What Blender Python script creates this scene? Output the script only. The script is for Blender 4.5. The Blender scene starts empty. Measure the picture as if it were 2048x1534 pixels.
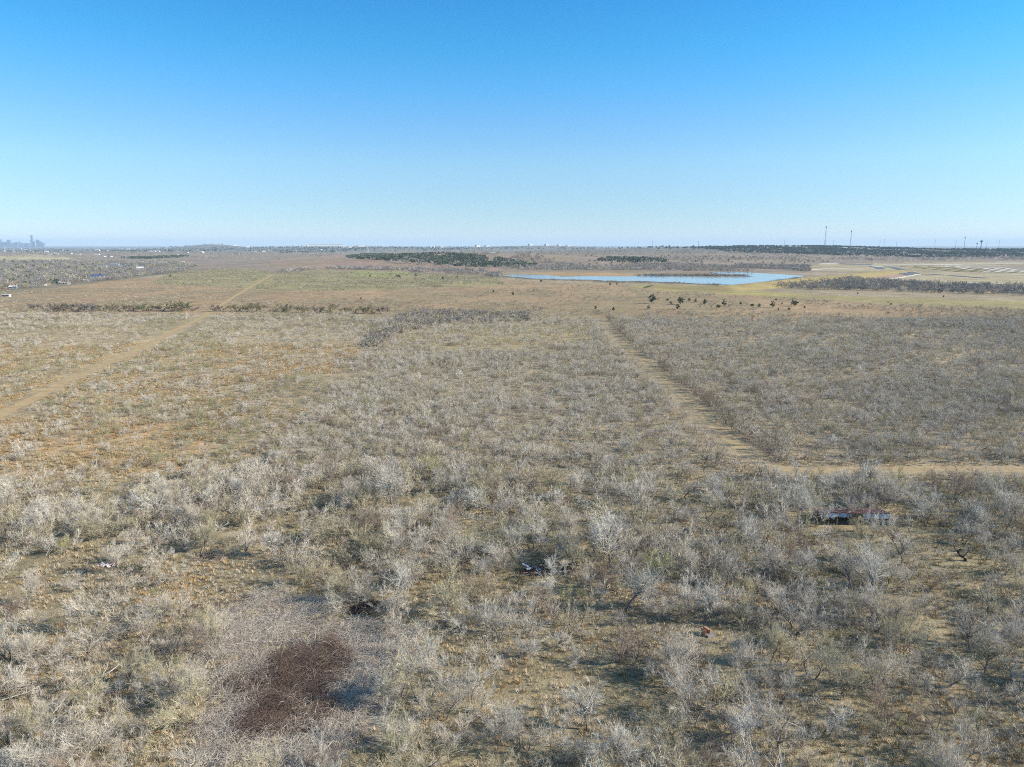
import bpy, bmesh, math, random
import numpy as np
from mathutils import Vector, Matrix

SC = bpy.context.scene
COL = SC.collection
R = math.radians
random.seed(7)
RNG = np.random.default_rng(7)

# ------------------------------------------------------------------ camera, sky, sun, exposure
W, H, FPX = 2048.0, 1534.0, 1420.0
CAMZ, PITCH = 45.0, R(11.04)
cam_d = bpy.data.cameras.new('camera')
cam = bpy.data.objects.new('camera', cam_d); COL.objects.link(cam)
cam.location = (0, 0, CAMZ); cam.rotation_euler = (R(90) - PITCH, 0, 0)
cam_d.sensor_width = 36.0; cam_d.lens = 36.0 * FPX / W
cam_d.clip_start = 0.5; cam_d.clip_end = 120000
SC.camera = cam

SUN_EL, SUN_AZ = R(27), R(97)          # azimuth clockwise from +Y (view direction): sun to the right, slightly behind
world = bpy.data.worlds.new('World'); SC.world = world; world.use_nodes = True
wn, wl = world.node_tree.nodes, world.node_tree.links
wn.clear()
sky = wn.new('ShaderNodeTexSky'); sky.sky_type = 'NISHITA'; sky.sun_disc = False
sky.sun_elevation = SUN_EL; sky.sun_rotation = SUN_AZ
sky.altitude = 150; sky.air_density = 1.0; sky.dust_density = 0.35; sky.ozone_density = 2.5
tcw = wn.new('ShaderNodeTexCoord'); mw = wn.new('ShaderNodeVectorMath'); mw.operation = 'MULTIPLY_ADD'   # sky as seen a little above its own hazy rim
mw.inputs[1].default_value = (1, 1, 1.35); mw.inputs[2].default_value = (0, 0, .11)
nw = wn.new('ShaderNodeVectorMath'); nw.operation = 'NORMALIZE'
wl.new(tcw.outputs['Generated'], mw.inputs[0]); wl.new(mw.outputs[0], nw.inputs[0]); wl.new(nw.outputs[0], sky.inputs['Vector'])
sz_ = wn.new('ShaderNodeSeparateXYZ'); wl.new(tcw.outputs['Generated'], sz_.inputs[0])
mz = wn.new('ShaderNodeMapRange'); mz.inputs['From Max'].default_value = 1.0; wl.new(sz_.outputs['Z'], mz.inputs['Value'])
rp = wn.new('ShaderNodeValToRGB'); wl.new(mz.outputs[0], rp.inputs[0])     # clear-winter-day grade: paler rim, deeper blue above
GRADE = [(.006, (.95, .73, .56)), (.033, (.82, .765, .62)), (.06, (.78, .80, .68)), (.105, (.74, .88, .80)), (.156, (.56, .87, .92)), (.198, (.38, .87, 1.0)), (.243, (.24, .84, 1.0)), (.30, (.17, .75, 1.0)), (.55, (.50, .84, 1.0)), (1.0, (.65, .9, 1.0))]
el = rp.color_ramp.elements
while len(el) < len(GRADE): el.new(.5)
for k_, (q_, c_) in enumerate(GRADE): el[k_].position = q_; el[k_].color = (*c_, 1)
mg = wn.new('ShaderNodeVectorMath'); mg.operation = 'MULTIPLY'; wl.new(sky.outputs[0], mg.inputs[0]); wl.new(rp.outputs[0], mg.inputs[1])
bg = wn.new('ShaderNodeBackground'); bg.inputs['Strength'].default_value = 0.15
wo = wn.new('ShaderNodeOutputWorld'); wl.new(mg.outputs[0], bg.inputs[0]); wl.new(bg.outputs[0], wo.inputs[0])

sun_d = bpy.data.lights.new('sun', 'SUN'); sun_d.energy = 4.6; sun_d.angle = R(0.53); sun_d.color = (1.0, 0.925, 0.81)
sun = bpy.data.objects.new('sun', sun_d); COL.objects.link(sun)
sdir = Vector((math.sin(SUN_AZ) * math.cos(SUN_EL), math.cos(SUN_AZ) * math.cos(SUN_EL), math.sin(SUN_EL)))
sun.rotation_euler = sdir.to_track_quat('Z', 'Y').to_euler(); sun.location = (60, -20, 120)

SC.view_settings.view_transform = 'Standard'; SC.view_settings.look = 'None'
SC.view_settings.gamma = 1.0; SC.view_settings.use_curve_mapping = False
SC.view_settings.exposure = 0.88
SC.cycles.use_denoising = False; SC.cycles.pixel_filter_type = 'BLACKMAN_HARRIS'; SC.cycles.filter_width = 1.0
SC.cycles.max_bounces = 4; SC.cycles.diffuse_bounces = 2; SC.cycles.volume_bounces = 0
SC.cycles.sample_clamp_indirect = 3.0

# ------------------------------------------------------------------ picture <-> ground
_cp, _sp = math.cos(PITCH), math.sin(PITCH)
def ray(px, py):
    a, b = (px - W/2) / FPX, (H/2 - py) / FPX
    return np.array([a, _cp + b * _sp, -_sp + b * _cp])
def project(x, y, z):
    x, y, z = np.asarray(x, float), np.asarray(y, float), np.asarray(z, float) - CAMZ
    dep = y * _cp - z * _sp
    up = y * _sp + z * _cp
    dep = np.where(dep < 1, 1, dep)
    return W/2 + FPX * x / dep, H/2 - FPX * up / dep
def plane(px, py, z=0.0):
    r = ray(px, py); t = (z - CAMZ) / r[2]
    return np.array([r[0]*t, r[1]*t, z])
def ydist(py): return plane(W/2, py)[1]

def smooth(a, b, x): 
    t = np.clip((x - a) / (b - a), 0, 1); return t * t * (3 - 2 * t)
HILLS = [(860, 1750, 23, 340, 250), (1090, 1700, 9, 260, 200), (1800, 3200, 24, 1500, 650), (1450, 3500, 22, 620, 600),
         (435, 6000, 46, 330, 420), (150, 3500, 14, 900, 700), (720, 5300, 35, 1300, 600), (1100, 5800, 33, 700, 500), (1200, 2700, 17, 700, 450),
         (1800, 1950, 6, 500, 300)]
def T(x, y):
    x = np.asarray(x, float); y = np.asarray(y, float)
    z = np.zeros(np.broadcast(x, y).shape)
    for px, d, h, sx, sy in HILLS:
        X = (px - W/2) / FPX * d
        z = z + h * np.exp(-((x - X)/sx)**2 - ((y - d)/sy)**2)
    d = np.hypot(x, y)
    z = z * smooth(1180, 1650, d)
    near = 0.35*np.sin(x/17+1.3)*np.cos(y/23) + 0.25*np.sin(x/41-y/33)
    z = z + near * (1 - smooth(350, 600, d))
    z = z + (3.2*np.sin(x/310+.4)*np.sin(y/270+1) + 3.4*np.sin(x/170+y/260)*np.sin(y/120+.6)) * smooth(1300, 1900, d) * (1 - .5*smooth(5000, 9000, d))
    return z
def pix(px, py):
    """first point of the terrain seen through a pixel"""
    r = ray(px, py)
    t = np.geomspace(40, 40000, 4000)
    p = r[None]*t[:, None]; p[:, 2] += CAMZ
    below = p[:, 2] < T(p[:, 0], p[:, 1])
    k = int(np.argmax(below)) if below.any() else len(t) - 1
    lo, hi = t[max(k-1, 0)], t[k]
    for _ in range(14):
        m = (lo + hi) / 2; q = r*m
        if q[2] + CAMZ < T(q[0], q[1]): hi = m
        else: lo = m
    q = r*hi
    return Vector((q[0], q[1], float(T(q[0], q[1]))))
def pix_many(px, py):
    a, b = (px-W/2)/FPX, (H/2-py)/FPX
    r = np.stack([a, _cp+b*_sp, -_sp+b*_cp], 1); lo = np.full(len(px), 40.); hi = lo.copy(); done = np.zeros(len(px), bool)
    for t in np.geomspace(41, 40000, 900):
        k = ~done & (CAMZ + r[:, 2]*t < T(r[:, 0]*t, r[:, 1]*t)); done |= k; hi = np.where(k, t, hi); lo = np.where(done, lo, t)
    hi = np.where(done, hi, 40000.)
    for _ in range(12):
        m = (lo+hi)/2; k = CAMZ + r[:, 2]*m < T(r[:, 0]*m, r[:, 1]*m); hi = np.where(k, m, hi); lo = np.where(k, lo, m)
    return r[:, 0]*hi, r[:, 1]*hi
def ground_at(x, y): return Vector((x, y, float(T(x, y))))

def _h(ix, iy, s):
    n = np.sin(ix*127.1 + iy*311.7 + s*74.7) * 43758.5453
    return n - np.floor(n)
def vnoise(x, y, s=0):
    ix, iy = np.floor(x), np.floor(y); fx, fy = x-ix, y-iy
    fx, fy = fx*fx*(3-2*fx), fy*fy*(3-2*fy)
    return (_h(ix,iy,s)*(1-fx)+_h(ix+1,iy,s)*fx)*(1-fy) + (_h(ix,iy+1,s)*(1-fx)+_h(ix+1,iy+1,s)*fx)*fy
def inpoly(px, py, poly):
    ins = np.zeros(px.shape, bool); n = len(poly)
    for i in range(n):
        x1, y1 = poly[i]; x2, y2 = poly[(i+1) % n]
        c = ((y1 > py) != (y2 > py)) & (px < (x2-x1)*(py-y1)/((y2-y1) or 1e-9) + x1)
        ins ^= c
    return ins
def polydist(x, y, line):
    d = np.full(np.shape(x), 1e9)
    for (x1, y1), (x2, y2) in zip(line[:-1], line[1:]):
        dx, dy = x2-x1, y2-y1; L = dx*dx+dy*dy
        t = np.clip(((x-x1)*dx+(y-y1)*dy)/L, 0, 1)
        d = np.minimum(d, np.hypot(x-x1-t*dx, y-y1-t*dy))
    return d

# ------------------------------------------------------------------ materials
def mat(name):
    m = bpy.data.materials.new(name); m.use_nodes = True
    nt = m.node_tree; return m, nt, nt.nodes, nt.links, nt.nodes['Principled BSDF']
def simple(name, col, rough=0.85, var=0.25, scale=3.0, metal=0.0, col2=None, spec=0.12):
    """object-space noise between two shades, with per-object variation"""
    m, nt, N, L, B = mat(name)
    tc = N.new('ShaderNodeTexCoord'); no = N.new('ShaderNodeTexNoise'); no.inputs['Scale'].default_value = scale
    no.inputs['Detail'].default_value = 4
    L.new(tc.outputs['Object'], no.inputs['Vector'])
    mx = N.new('ShaderNodeMix'); mx.data_type = 'RGBA'
    c2 = col2 or tuple(c*(1+var) for c in col); c1 = tuple(c*(1-var) for c in col) if col2 is None else col
    cr = N.new('ShaderNodeMapRange'); cr.inputs['From Min'].default_value = .35; cr.inputs['From Max'].default_value = .65
    L.new(no.outputs['Fac'], cr.inputs['Value']); L.new(cr.outputs[0], mx.inputs['Factor'])
    mx.inputs['A'].default_value = (*c1, 1); mx.inputs['B'].default_value = (*c2, 1)
    oi = N.new('ShaderNodeObjectInfo'); mr = N.new('ShaderNodeMapRange')
    mr.inputs['To Min'].default_value = 1-var*.6; mr.inputs['To Max'].default_value = 1+var*.6
    L.new(oi.outputs['Random'], mr.inputs['Value'])
    hv = N.new('ShaderNodeHueSaturation'); L.new(mx.outputs['Result'], hv.inputs['Color']); L.new(mr.outputs[0], hv.inputs['Value'])
    L.new(hv.outputs[0], B.inputs['Base Color'])
    B.inputs['Roughness'].default_value = rough; B.inputs['Metallic'].default_value = metal
    B.inputs['Specular IOR Level'].default_value = spec
    return m

M = {}
M['bark'] = simple('bark', (0.19, 0.165, 0.135), var=.3, scale=2)
M['twig_grey'] = simple('twig_grey', (0.50, 0.435, 0.345), var=.2, scale=.8)
M['twig_white'] = simple('twig_white', (0.55, 0.50, 0.415), var=.16, scale=.8)
M['twig_olive'] = simple('twig_olive', (0.43, 0.37, 0.235), var=.25, scale=.8)
M['twig_brown'] = simple('twig_brown', (0.29, 0.215, 0.155), var=.25, scale=.8)
M['twig_green'] = simple('twig_green', (0.31, 0.285, 0.15), var=.25, scale=.8)
M['twig_yellow'] = simple('twig_yellow', (0.36, 0.33, 0.14), var=.25, scale=.8)
M['bramble_grey'] = simple('bramble_grey', (0.47, 0.40, 0.325), var=.25, scale=.8)
M['bramble_brown'] = simple('bramble_brown', (0.155, 0.105, 0.08), var=.3, scale=.8)
M['straw'] = simple('straw', (0.50, 0.39, 0.235), var=.25, scale=1.2)
M['straw_orange'] = simple('straw_orange', (0.46, 0.30, 0.13), var=.25, scale=1.2)
M['straw_olive'] = simple('straw_olive', (0.35, 0.285, 0.15), var=.25, scale=1.2)
M['straw_grey'] = simple('straw_grey', (0.46, 0.38, 0.275), var=.25, scale=1.2)
M['juniper'] = simple('juniper', (0.07, 0.088, 0.038), var=.4, scale=1.2)
M['juniper_pale'] = simple('juniper_pale', (0.125, 0.15, 0.08), var=.4, scale=1.2)
M['evergreen_far'] = simple('evergreen_far', (0.085, 0.115, 0.085), var=.4, scale=.3)  # lightened green, distance haze put into the colour
M['grey_wood'] = simple('grey_wood', (0.25, 0.23, 0.21), var=.3, scale=.6)
M['autumn'] = simple('autumn', (0.42, 0.26, 0.05), var=.3, scale=1)

def ground_material():
    m, nt, N, L, B = mat('ground_soil')
    at = N.new('ShaderNodeAttribute'); at.attribute_name = 'gcol'
    geo = N.new('ShaderNodeNewGeometry')
    def noise(scale, detail=5, rough=.6):
        n = N.new('ShaderNodeTexNoise'); n.inputs['Scale'].default_value = scale; n.inputs['Detail'].default_value = detail
        n.inputs['Roughness'].default_value = rough; L.new(geo.outputs['Position'], n.inputs['Vector']); return n
    def rng(src, a, b, c, d):
        r = N.new('ShaderNodeMapRange'); r.inputs['From Min'].default_value = a; r.inputs['From Max'].default_value = b
        r.inputs['To Min'].default_value = c; r.inputs['To Max'].default_value = d; L.new(src, r.inputs['Value']); return r
    def mult(col, fac):
        x = N.new('ShaderNodeVectorMath'); x.operation = 'SCALE'; L.new(col, x.inputs[0]); L.new(fac, x.inputs['Scale']); return x.outputs[0]
    c = at.outputs['Color']
    c = mult(c, rng(noise(4.5, 6, .75).outputs['Fac'], .32, .68, .5, 1.42).outputs[0])
    c = mult(c, rng(noise(.35, 5).outputs['Fac'], .3, .7, .74, 1.25).outputs[0])
    c = mult(c, rng(noise(.06, 4).outputs['Fac'], .3, .7, .8, 1.2).outputs[0])
    c = mult(c, rng(noise(.008, 4).outputs['Fac'], .3, .7, .85, 1.15).outputs[0])
    # patches of greener and of rustier dry grass
    mx = N.new('ShaderNodeMix'); mx.data_type = 'RGBA'; L.new(c, mx.inputs['A']); mx.inputs['B'].default_value = (.24, .195, .085, 1)
    L.new(rng(noise(.11, 5).outputs['Fac'], .54, .74, 0, .4).outputs[0], mx.inputs['Factor'])
    mx2 = N.new('ShaderNodeMix'); mx2.data_type = 'RGBA'; L.new(mx.outputs['Result'], mx2.inputs['A']); mx2.inputs['B'].default_value = (.40, .25, .12, 1)
    L.new(rng(noise(.17, 5).outputs['Fac'], .58, .78, 0, .38).outputs[0], mx2.inputs['Factor'])
    L.new(mx2.outputs['Result'], B.inputs['Base Color'])
    B.inputs['Roughness'].default_value = .95; B.inputs['Specular IOR Level'].default_value = .1
    bp = N.new('ShaderNodeBump'); bp.inputs['Strength'].default_value = .8; bp.inputs['Distance'].default_value = .25
    L.new(noise(3.2, 6, .7).outputs['Fac'], bp.inputs['Height']); L.new(bp.outputs[0], B.inputs['Normal'])
    return m
M['ground'] = ground_material()

def soil_mat(name, c1, c2, scale=.8, bump=.1):
    m, nt, N, L, B = mat(name)
    geo = N.new('ShaderNodeNewGeometry'); n = N.new('ShaderNodeTexNoise'); n.inputs['Scale'].default_value = scale; n.inputs['Detail'].default_value = 7
    n.inputs['Roughness'].default_value = .7
    L.new(geo.outputs['Position'], n.inputs['Vector'])
    r = N.new('ShaderNodeValToRGB'); r.color_ramp.elements[0].position = .32; r.color_ramp.elements[1].position = .68
    r.color_ramp.elements[0].color = (*c1, 1); r.color_ramp.elements[1].color = (*c2, 1)
    L.new(n.outputs['Fac'], r.inputs[0]); L.new(r.outputs[0], B.inputs['Base Color'])
    b = N.new('ShaderNodeBump'); b.inputs['Distance'].default_value = bump; L.new(n.outputs['Fac'], b.inputs['Height']); L.new(b.outputs[0], B.inputs['Normal'])
    B.inputs['Roughness'].default_value = .95; B.inputs['Specular IOR Level'].default_value = .1
    return m
M['track'] = soil_mat('track_dirt', (.27, .195, .105), (.46, .36, .22))
M['swath'] = soil_mat('swath_grass', (.32, .22, .11), (.46, .33, .17), .35)
M['dam'] = soil_mat('dam_grass', (.25, .19, .075), (.38, .29, .12), .05)
M['asphalt'] = soil_mat('asphalt', (.10, .11, .13), (.15, .16, .18), .2)
M['caliche'] = soil_mat('caliche', (.58, .51, .40), (.70, .64, .53), .03)

# ------------------------------------------------------------------ linking helpers
def tag(o, label=None, cat=None, group=None, kind=None):
    if label: o['label'] = label
    if cat: o['category'] = cat
    if group: o['group'] = group
    if kind: o['kind'] = kind
    return o
def mesh_data(name, v, f, material=None, smooth_sh=False):
    me = bpy.data.meshes.new(name); me.from_pydata(np.asarray(v).tolist() if not isinstance(v, list) else v, [], f)
    if material: me.materials.append(M[material] if isinstance(material, str) else material)
    if smooth_sh: me.polygons.foreach_set('use_smooth', [True]*len(me.polygons))
    me.update(); return me
def link(name, data, parent=None, loc=None, rot=None, scale=None):
    o = bpy.data.objects.new(name, data); COL.objects.link(o)
    if parent: o.parent = parent
    if loc is not None: o.location = loc
    if rot is not None: o.rotation_euler = rot if hasattr(rot, '__len__') else (0, 0, rot)
    if scale is not None: o.scale = scale if hasattr(scale, '__len__') else (scale,)*3
    return o
def empty(name, loc, rz=0, scale=1): return link(name, None, None, loc, (0, 0, rz), scale)

class MB:
    """collects boxes, tubes and plates into ONE mesh"""
    def __init__(s): s.v, s.f = [], []
    def add(s, v, f):
        o = len(s.v); s.v += [tuple(map(float, p)) for p in v]; s.f += [tuple(i+o for i in q) for q in f]; return s
    def box(s, cx, cy, cz, sx, sy, sz, rot=None):
        p = [Vector((a*sx/2, b*sy/2, c*sz/2)) for c in (-1, 1) for b in (-1, 1) for a in (-1, 1)]
        if rot is not None:
            rm = rot if isinstance(rot, Matrix) else Matrix.Rotation(rot, 3, 'Z'); p = [rm @ q for q in p]
        return s.add([q + Vector((cx, cy, cz)) for q in p], [(0,2,3,1),(4,5,7,6),(0,1,5,4),(2,6,7,3),(0,4,6,2),(1,3,7,5)])
    def tube(s, pts, rad, n=6):
        pts = [Vector(p) for p in pts]; v, f = [], []
        for i, p in enumerate(pts):
            d = (pts[min(i+1, len(pts)-1)] - pts[max(i-1, 0)]).normalized()
            a = d.orthogonal().normalized(); b = d.cross(a); r = rad[i] if hasattr(rad, '__len__') else rad
            v += [p + (a*math.cos(t*2*math.pi/n) + b*math.sin(t*2*math.pi/n))*r for t in range(n)]
        for i in range(len(pts)-1):
            f += [(i*n+t, i*n+(t+1) % n, (i+1)*n+(t+1) % n, (i+1)*n+t) for t in range(n)]
        f += [tuple(range(n))[::-1], tuple(range((len(pts)-1)*n, len(pts)*n))]
        return s.add(v, f)
    def corr(s, w, l, n, amp, mtx):
        """a corrugated sheet, 2 mm thick look-through plate: w along x in n waves, l along y"""
        k = n*4; v = []
        for side in (0, -.012):
            for j in (0, 1):
                for i in range(k+1):
                    v.append(mtx @ Vector((-w/2 + w*i/k, -l/2 + l*j, amp*math.sin(i*math.pi/2) + side)))
        a = k+1; f = []
        for i in range(k):
            f.append((i, i+1, a+i+1, a+i)); f.append((2*a+i, 3*a+i, 3*a+i+1, 2*a+i+1))
            f.append((i, 2*a+i, 2*a+i+1, i+1)); f.append((a+i, a+i+1, 3*a+i+1, 3*a+i))
        f.append((0, a, 3*a, 2*a)); f.append((k, 2*a+k, 3*a+k, a+k))
        return s.add(v, f)
    def data(s, name, material): return mesh_data(name, s.v, s.f, material)
    def build(s, name, material, parent=None, loc=None, rot=None): return link(name, s.data(name, material), parent, loc, rot)

# ------------------------------------------------------------------ scatter by geometry nodes (uncountable stuff only)
_stash = {}
def stash(name, items):
    """an unlinked collection of prototypes; items: (mesh, material)"""
    c = bpy.data.collections.new(name)
    for i, (me, ma) in enumerate(items):
        o = bpy.data.objects.new('%s_%03d' % (name, i), me); c.objects.link(o)
        if ma:
            o.material_slots[0].link = 'OBJECT'; o.material_slots[0].material = M[ma]
    return c
def scatter_tree(coll):
    g = bpy.data.node_groups.new('scatter_' + coll.name, 'GeometryNodeTree')
    g.interface.new_socket('Geometry', in_out='INPUT', socket_type='NodeSocketGeometry')
    g.interface.new_socket('Geometry', in_out='OUTPUT', socket_type='NodeSocketGeometry')
    N, L = g.nodes, g.links
    gi, go = N.new('NodeGroupInput'), N.new('NodeGroupOutput')
    ci = N.new('GeometryNodeCollectionInfo'); ci.inputs['Collection'].default_value = coll
    ci.inputs['Separate Children'].default_value = True; ci.inputs['Reset Children'].default_value = True
    ip = N.new('GeometryNodeInstanceOnPoints'); ip.inputs['Pick Instance'].default_value = True
    def attr(n, t):
        a = N.new('GeometryNodeInputNamedAttribute'); a.data_type = t; a.inputs['Name'].default_value = n; return a.outputs['Attribute']
    L.new(gi.outputs[0], ip.inputs['Points']); L.new(ci.outputs[0], ip.inputs['Instance'])
    L.new(attr('pick', 'INT'), ip.inputs['Instance Index']); L.new(attr('turn', 'FLOAT_VECTOR'), ip.inputs['Rotation'])
    L.new(attr('size', 'FLOAT_VECTOR'), ip.inputs['Scale']); L.new(ip.outputs[0], go.inputs[0])
    return g
def scatter(name, pts, rot, size, pick, coll, label, cat):
    n = len(pts)
    me = bpy.data.meshes.new(name); me.from_pydata(np.asarray(pts, float).tolist(), [], [])
    a = me.attributes.new('pick', 'INT', 'POINT'); a.data.foreach_set('value', np.asarray(pick, np.int32))
    rr = np.zeros((n, 3)); rot = np.asarray(rot)
    if rot.ndim == 1: rr[:, 2] = rot
    else: rr = rot
    a = me.attributes.new('turn', 'FLOAT_VECTOR', 'POINT'); a.data.foreach_set('vector', rr.astype(np.float32).ravel())
    s = np.asarray(size, float); s = np.repeat(s[:, None], 3, 1) if s.ndim == 1 else s
    a = me.attributes.new('size', 'FLOAT_VECTOR', 'POINT'); a.data.foreach_set('vector', s.astype(np.float32).ravel())
    o = link(name, me)
    if coll.name not in _stash: _stash[coll.name] = scatter_tree(coll)
    md = o.modifiers.new('scatter', 'NODES'); md.node_group = _stash[coll.name]
    return tag(o, label, cat, kind='stuff')

# ------------------------------------------------------------------ plant prototypes
def twigs(base, direc, length, rad, rng, droop=0.0, bend=.25):
    """many three-sided tapered shoots in one go: 7 vertices each"""
    n = len(base)
    up = np.tile([0.3, 0.2, 1.0], (n, 1)); a = np.cross(direc, up); a /= np.linalg.norm(a, axis=1)[:, None] + 1e-9
    b = np.cross(direc, a)
    mid = base + direc*length[:, None]*.5 + (a*rng.normal(0, bend*.5, n)[:, None] + b*rng.normal(0, bend*.5, n)[:, None])*length[:, None]*.4
    tip = base + direc*length[:, None] + (a*rng.normal(0, bend, n)[:, None] + b*rng.normal(0, bend, n)[:, None])*length[:, None]*.5
    tip[:, 2] -= droop*length
    V = np.zeros((n, 7, 3))
    for k in range(3):
        c, s = math.cos(k*2.0944), math.sin(k*2.0944)
        o = a*c + b*s
        V[:, k] = base + o*rad[:, None]; V[:, 3+k] = mid + o*rad[:, None]*.75
    V[:, 6] = tip
    F = []
    for i in range(n):
        q = i*7
        F += [(q, q+1, q+4, q+3), (q+1, q+2, q+5, q+4), (q+2, q, q+3, q+5), (q+3, q+4, q+6), (q+4, q+5, q+6), (q+5, q+3, q+6)]
    return V.reshape(-1, 3), F, mid, tip
def unit(v): return v / (np.linalg.norm(v, axis=-1, keepdims=True) + 1e-9)

def bare_tree(seed, h=5.0, stems=2, lean=.45, spread=1.0, limbs=4, branches=5, lets=4, tw=4, twr=.0070, low=.35):
    """returns (trunk verts, faces), (crown verts, faces): a leafless mesquite"""
    rng = np.random.default_rng(seed)
    tr = MB(); CV, CF = [], []; off = 0
    az0 = rng.uniform(0, 6.28); bb, bd, bl, br = [], [], [], []
    for s in range(stems):
        az = az0 + s*6.28/stems + rng.normal(0, .4)
        t = lean*rng.uniform(.5, 1.3) if stems > 1 else lean*rng.uniform(0, .6)
        d = np.array([math.cos(az)*math.sin(t), math.sin(az)*math.sin(t), math.cos(t)])
        L = h*rng.uniform(.42, .58); n = 6; p = np.array([0.06*math.cos(az)*stems, 0.06*math.sin(az)*stems, -.25]); path = [p.copy()]; dirs = [d]
        for i in range(n):
            d = unit(d + rng.normal(0, .16, 3) + np.array([0, 0, .05])); p = p + d*L/n; path.append(p.copy()); dirs.append(d)
        r0 = h*.0165*rng.uniform(.8, 1.25)/math.sqrt(stems)*1.35
        tr.tube([tuple(q) for q in path], [r0*(1-.62*i/n) for i in range(n+1)], 6)
        for l in range(limbs):
            k = rng.uniform(low, 1.0) if l else 1.0
            i = min(int(k*n), n); q = path[i]; a2 = az + rng.normal(0, 1.5)
            out = np.array([math.cos(a2), math.sin(a2), 0])
            ld = unit(dirs[i]*.75 + out*.75*spread + np.array([0, 0, .35])); LL = h*rng.uniform(.24, .42); lp = [q.copy()]; ld_ = ld; c = q.copy(); lds = [ld]
            for j in range(4):
                ld_ = unit(ld_ + rng.normal(0, .2, 3) + np.array([0, 0, .10])); c = c + ld_*LL/4; lp.append(c.copy()); lds.append(ld_)
            tr.tube([tuple(x) for x in lp], [r0*.42*(1-.6*j/4) for j in range(5)], 5)
            for b in range(branches):
                j = min(int(rng.uniform(.15, 1.0)*4)+ (1 if b == 0 else 0), 4)
                bb.append(lp[j]); bd.append(unit(lds[j]*.7 + rng.normal(0, .55*spread, 3) + np.array([0, 0, .25]))); bl.append(h*rng.uniform(.15, .26)); br.append(max(r0*.17, twr*1.6))
    bb, bd, bl, br = map(np.array, (bb, bd, bl, br))
    def put(V, F):
        nonlocal off
        CV.append(V); CF.extend([tuple(i+off for i in f) for f in F]); off += len(V)
    V, F, mid, tip = twigs(bb, bd, bl, br, rng); put(V, F)
    k = rng.uniform(.2, 1, (len(bb), lets, 1)); lb = (bb[:, None]*(1-k) + tip[:, None]*k).reshape(-1, 3)
    ldv = unit(np.repeat(bd, lets, 0)*.75 + rng.normal(0, .5, (len(lb), 3)) + [0, 0, .22]); ll = h*rng.uniform(.09, .17, len(lb))
    V, F, mid, tip2 = twigs(lb, ldv, ll, np.full(len(lb), twr*1.35), rng, bend=.18); put(V, F)
    k = rng.uniform(.15, 1, (len(lb), tw, 1)); tb = (lb[:, None]*(1-k) + tip2[:, None]*k).reshape(-1, 3)
    td = unit(np.repeat(ldv, tw, 0)*.7 + rng.normal(0, .5, (len(tb), 3)) + [0, 0, .25]); tl = h*rng.uniform(.06, .13, len(tb))
    V, F, _, _ = twigs(tb, td, tl, np.full(len(tb), twr), rng, bend=.16); put(V, F)
    return (tr.v, tr.f), (np.concatenate(CV), CF)

def leaf_crown(seed, clumps, per, rx, rz, zc, leaf, flat=.0):
    """evergreen crown of leaf-sized faces in uneven clumps"""
    rng = np.random.default_rng(seed); V, F = [], []
    for c in range(clumps):
        while True:
            p = rng.uniform(-1, 1, 3)
            if np.dot(p, p) < 1: break
        p = p/np.linalg.norm(p)*rng.uniform(.3, 1.2)
        c0 = p*np.array([rx, rx, rz])*.78 + [0, 0, zc]; cr = rng.uniform(.14, .36)*rx
        q = unit(rng.normal(0, 1, (per, 3)))*cr*rng.uniform(.4, 1, (per, 1)); q = q*[1, 1, .8] + c0
        a = unit(rng.normal(0, 1, (per, 3))); b = unit(np.cross(a, rng.normal(0, 1, (per, 3)))); s = leaf*rng.uniform(.6, 1.3, (per, 1))
        o = len(V)*0 + sum(len(x) for x in V)
        V.append(np.stack([q - a*s, q + b*s*.6, q + a*s, q - b*s*.6], 1).reshape(-1, 3))
        F += [(o+4*i, o+4*i+1, o+4*i+2, o+4*i+3) for i in range(per)]
    return np.concatenate(V), F

TREE_SPECS = [  # (kind, args) : leafless mesquites of several habits, 5 m tall
    ('vase', dict(stems=3, lean=.38, spread=.8, limbs=4, branches=5, lets=4, tw=6)),
    ('spreading', dict(stems=2, lean=.75, spread=1.25, limbs=5, branches=5, lets=4, tw=6)),
    ('upright', dict(stems=1, lean=.3, spread=.75, limbs=9, branches=6, lets=4, tw=6, low=.4)),
    ('many-stemmed', dict(stems=5, lean=.55, spread=.85, limbs=3, branches=4, lets=4, tw=6, low=.25)),
    ('leaning', dict(stems=1, lean=1.5, spread=1.2, limbs=8, branches=6, lets=4, tw=6, low=.4)),
    ('fan-shaped', dict(stems=4, lean=.5, spread=.6, limbs=3, branches=5, lets=5, tw=6)),
    ('open', dict(stems=2, lean=.6, spread=1.1, limbs=4, branches=4, lets=4, tw=5)),
    ('dense', dict(stems=3, lean=.5, spread=1.0, limbs=5, branches=5, lets=4, tw=6)),
]
NEAR = []
for i, (nm, a) in enumerate(TREE_SPECS):
    for j in range(2):
        (tv, tf), (cv, cf) = bare_tree(100+i*7+j, 5.0, **a)
        NEAR.append((nm, mesh_data('trunk', tv, tf, 'bark'), mesh_data('crown', cv, cf, 'twig_grey')))
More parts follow.
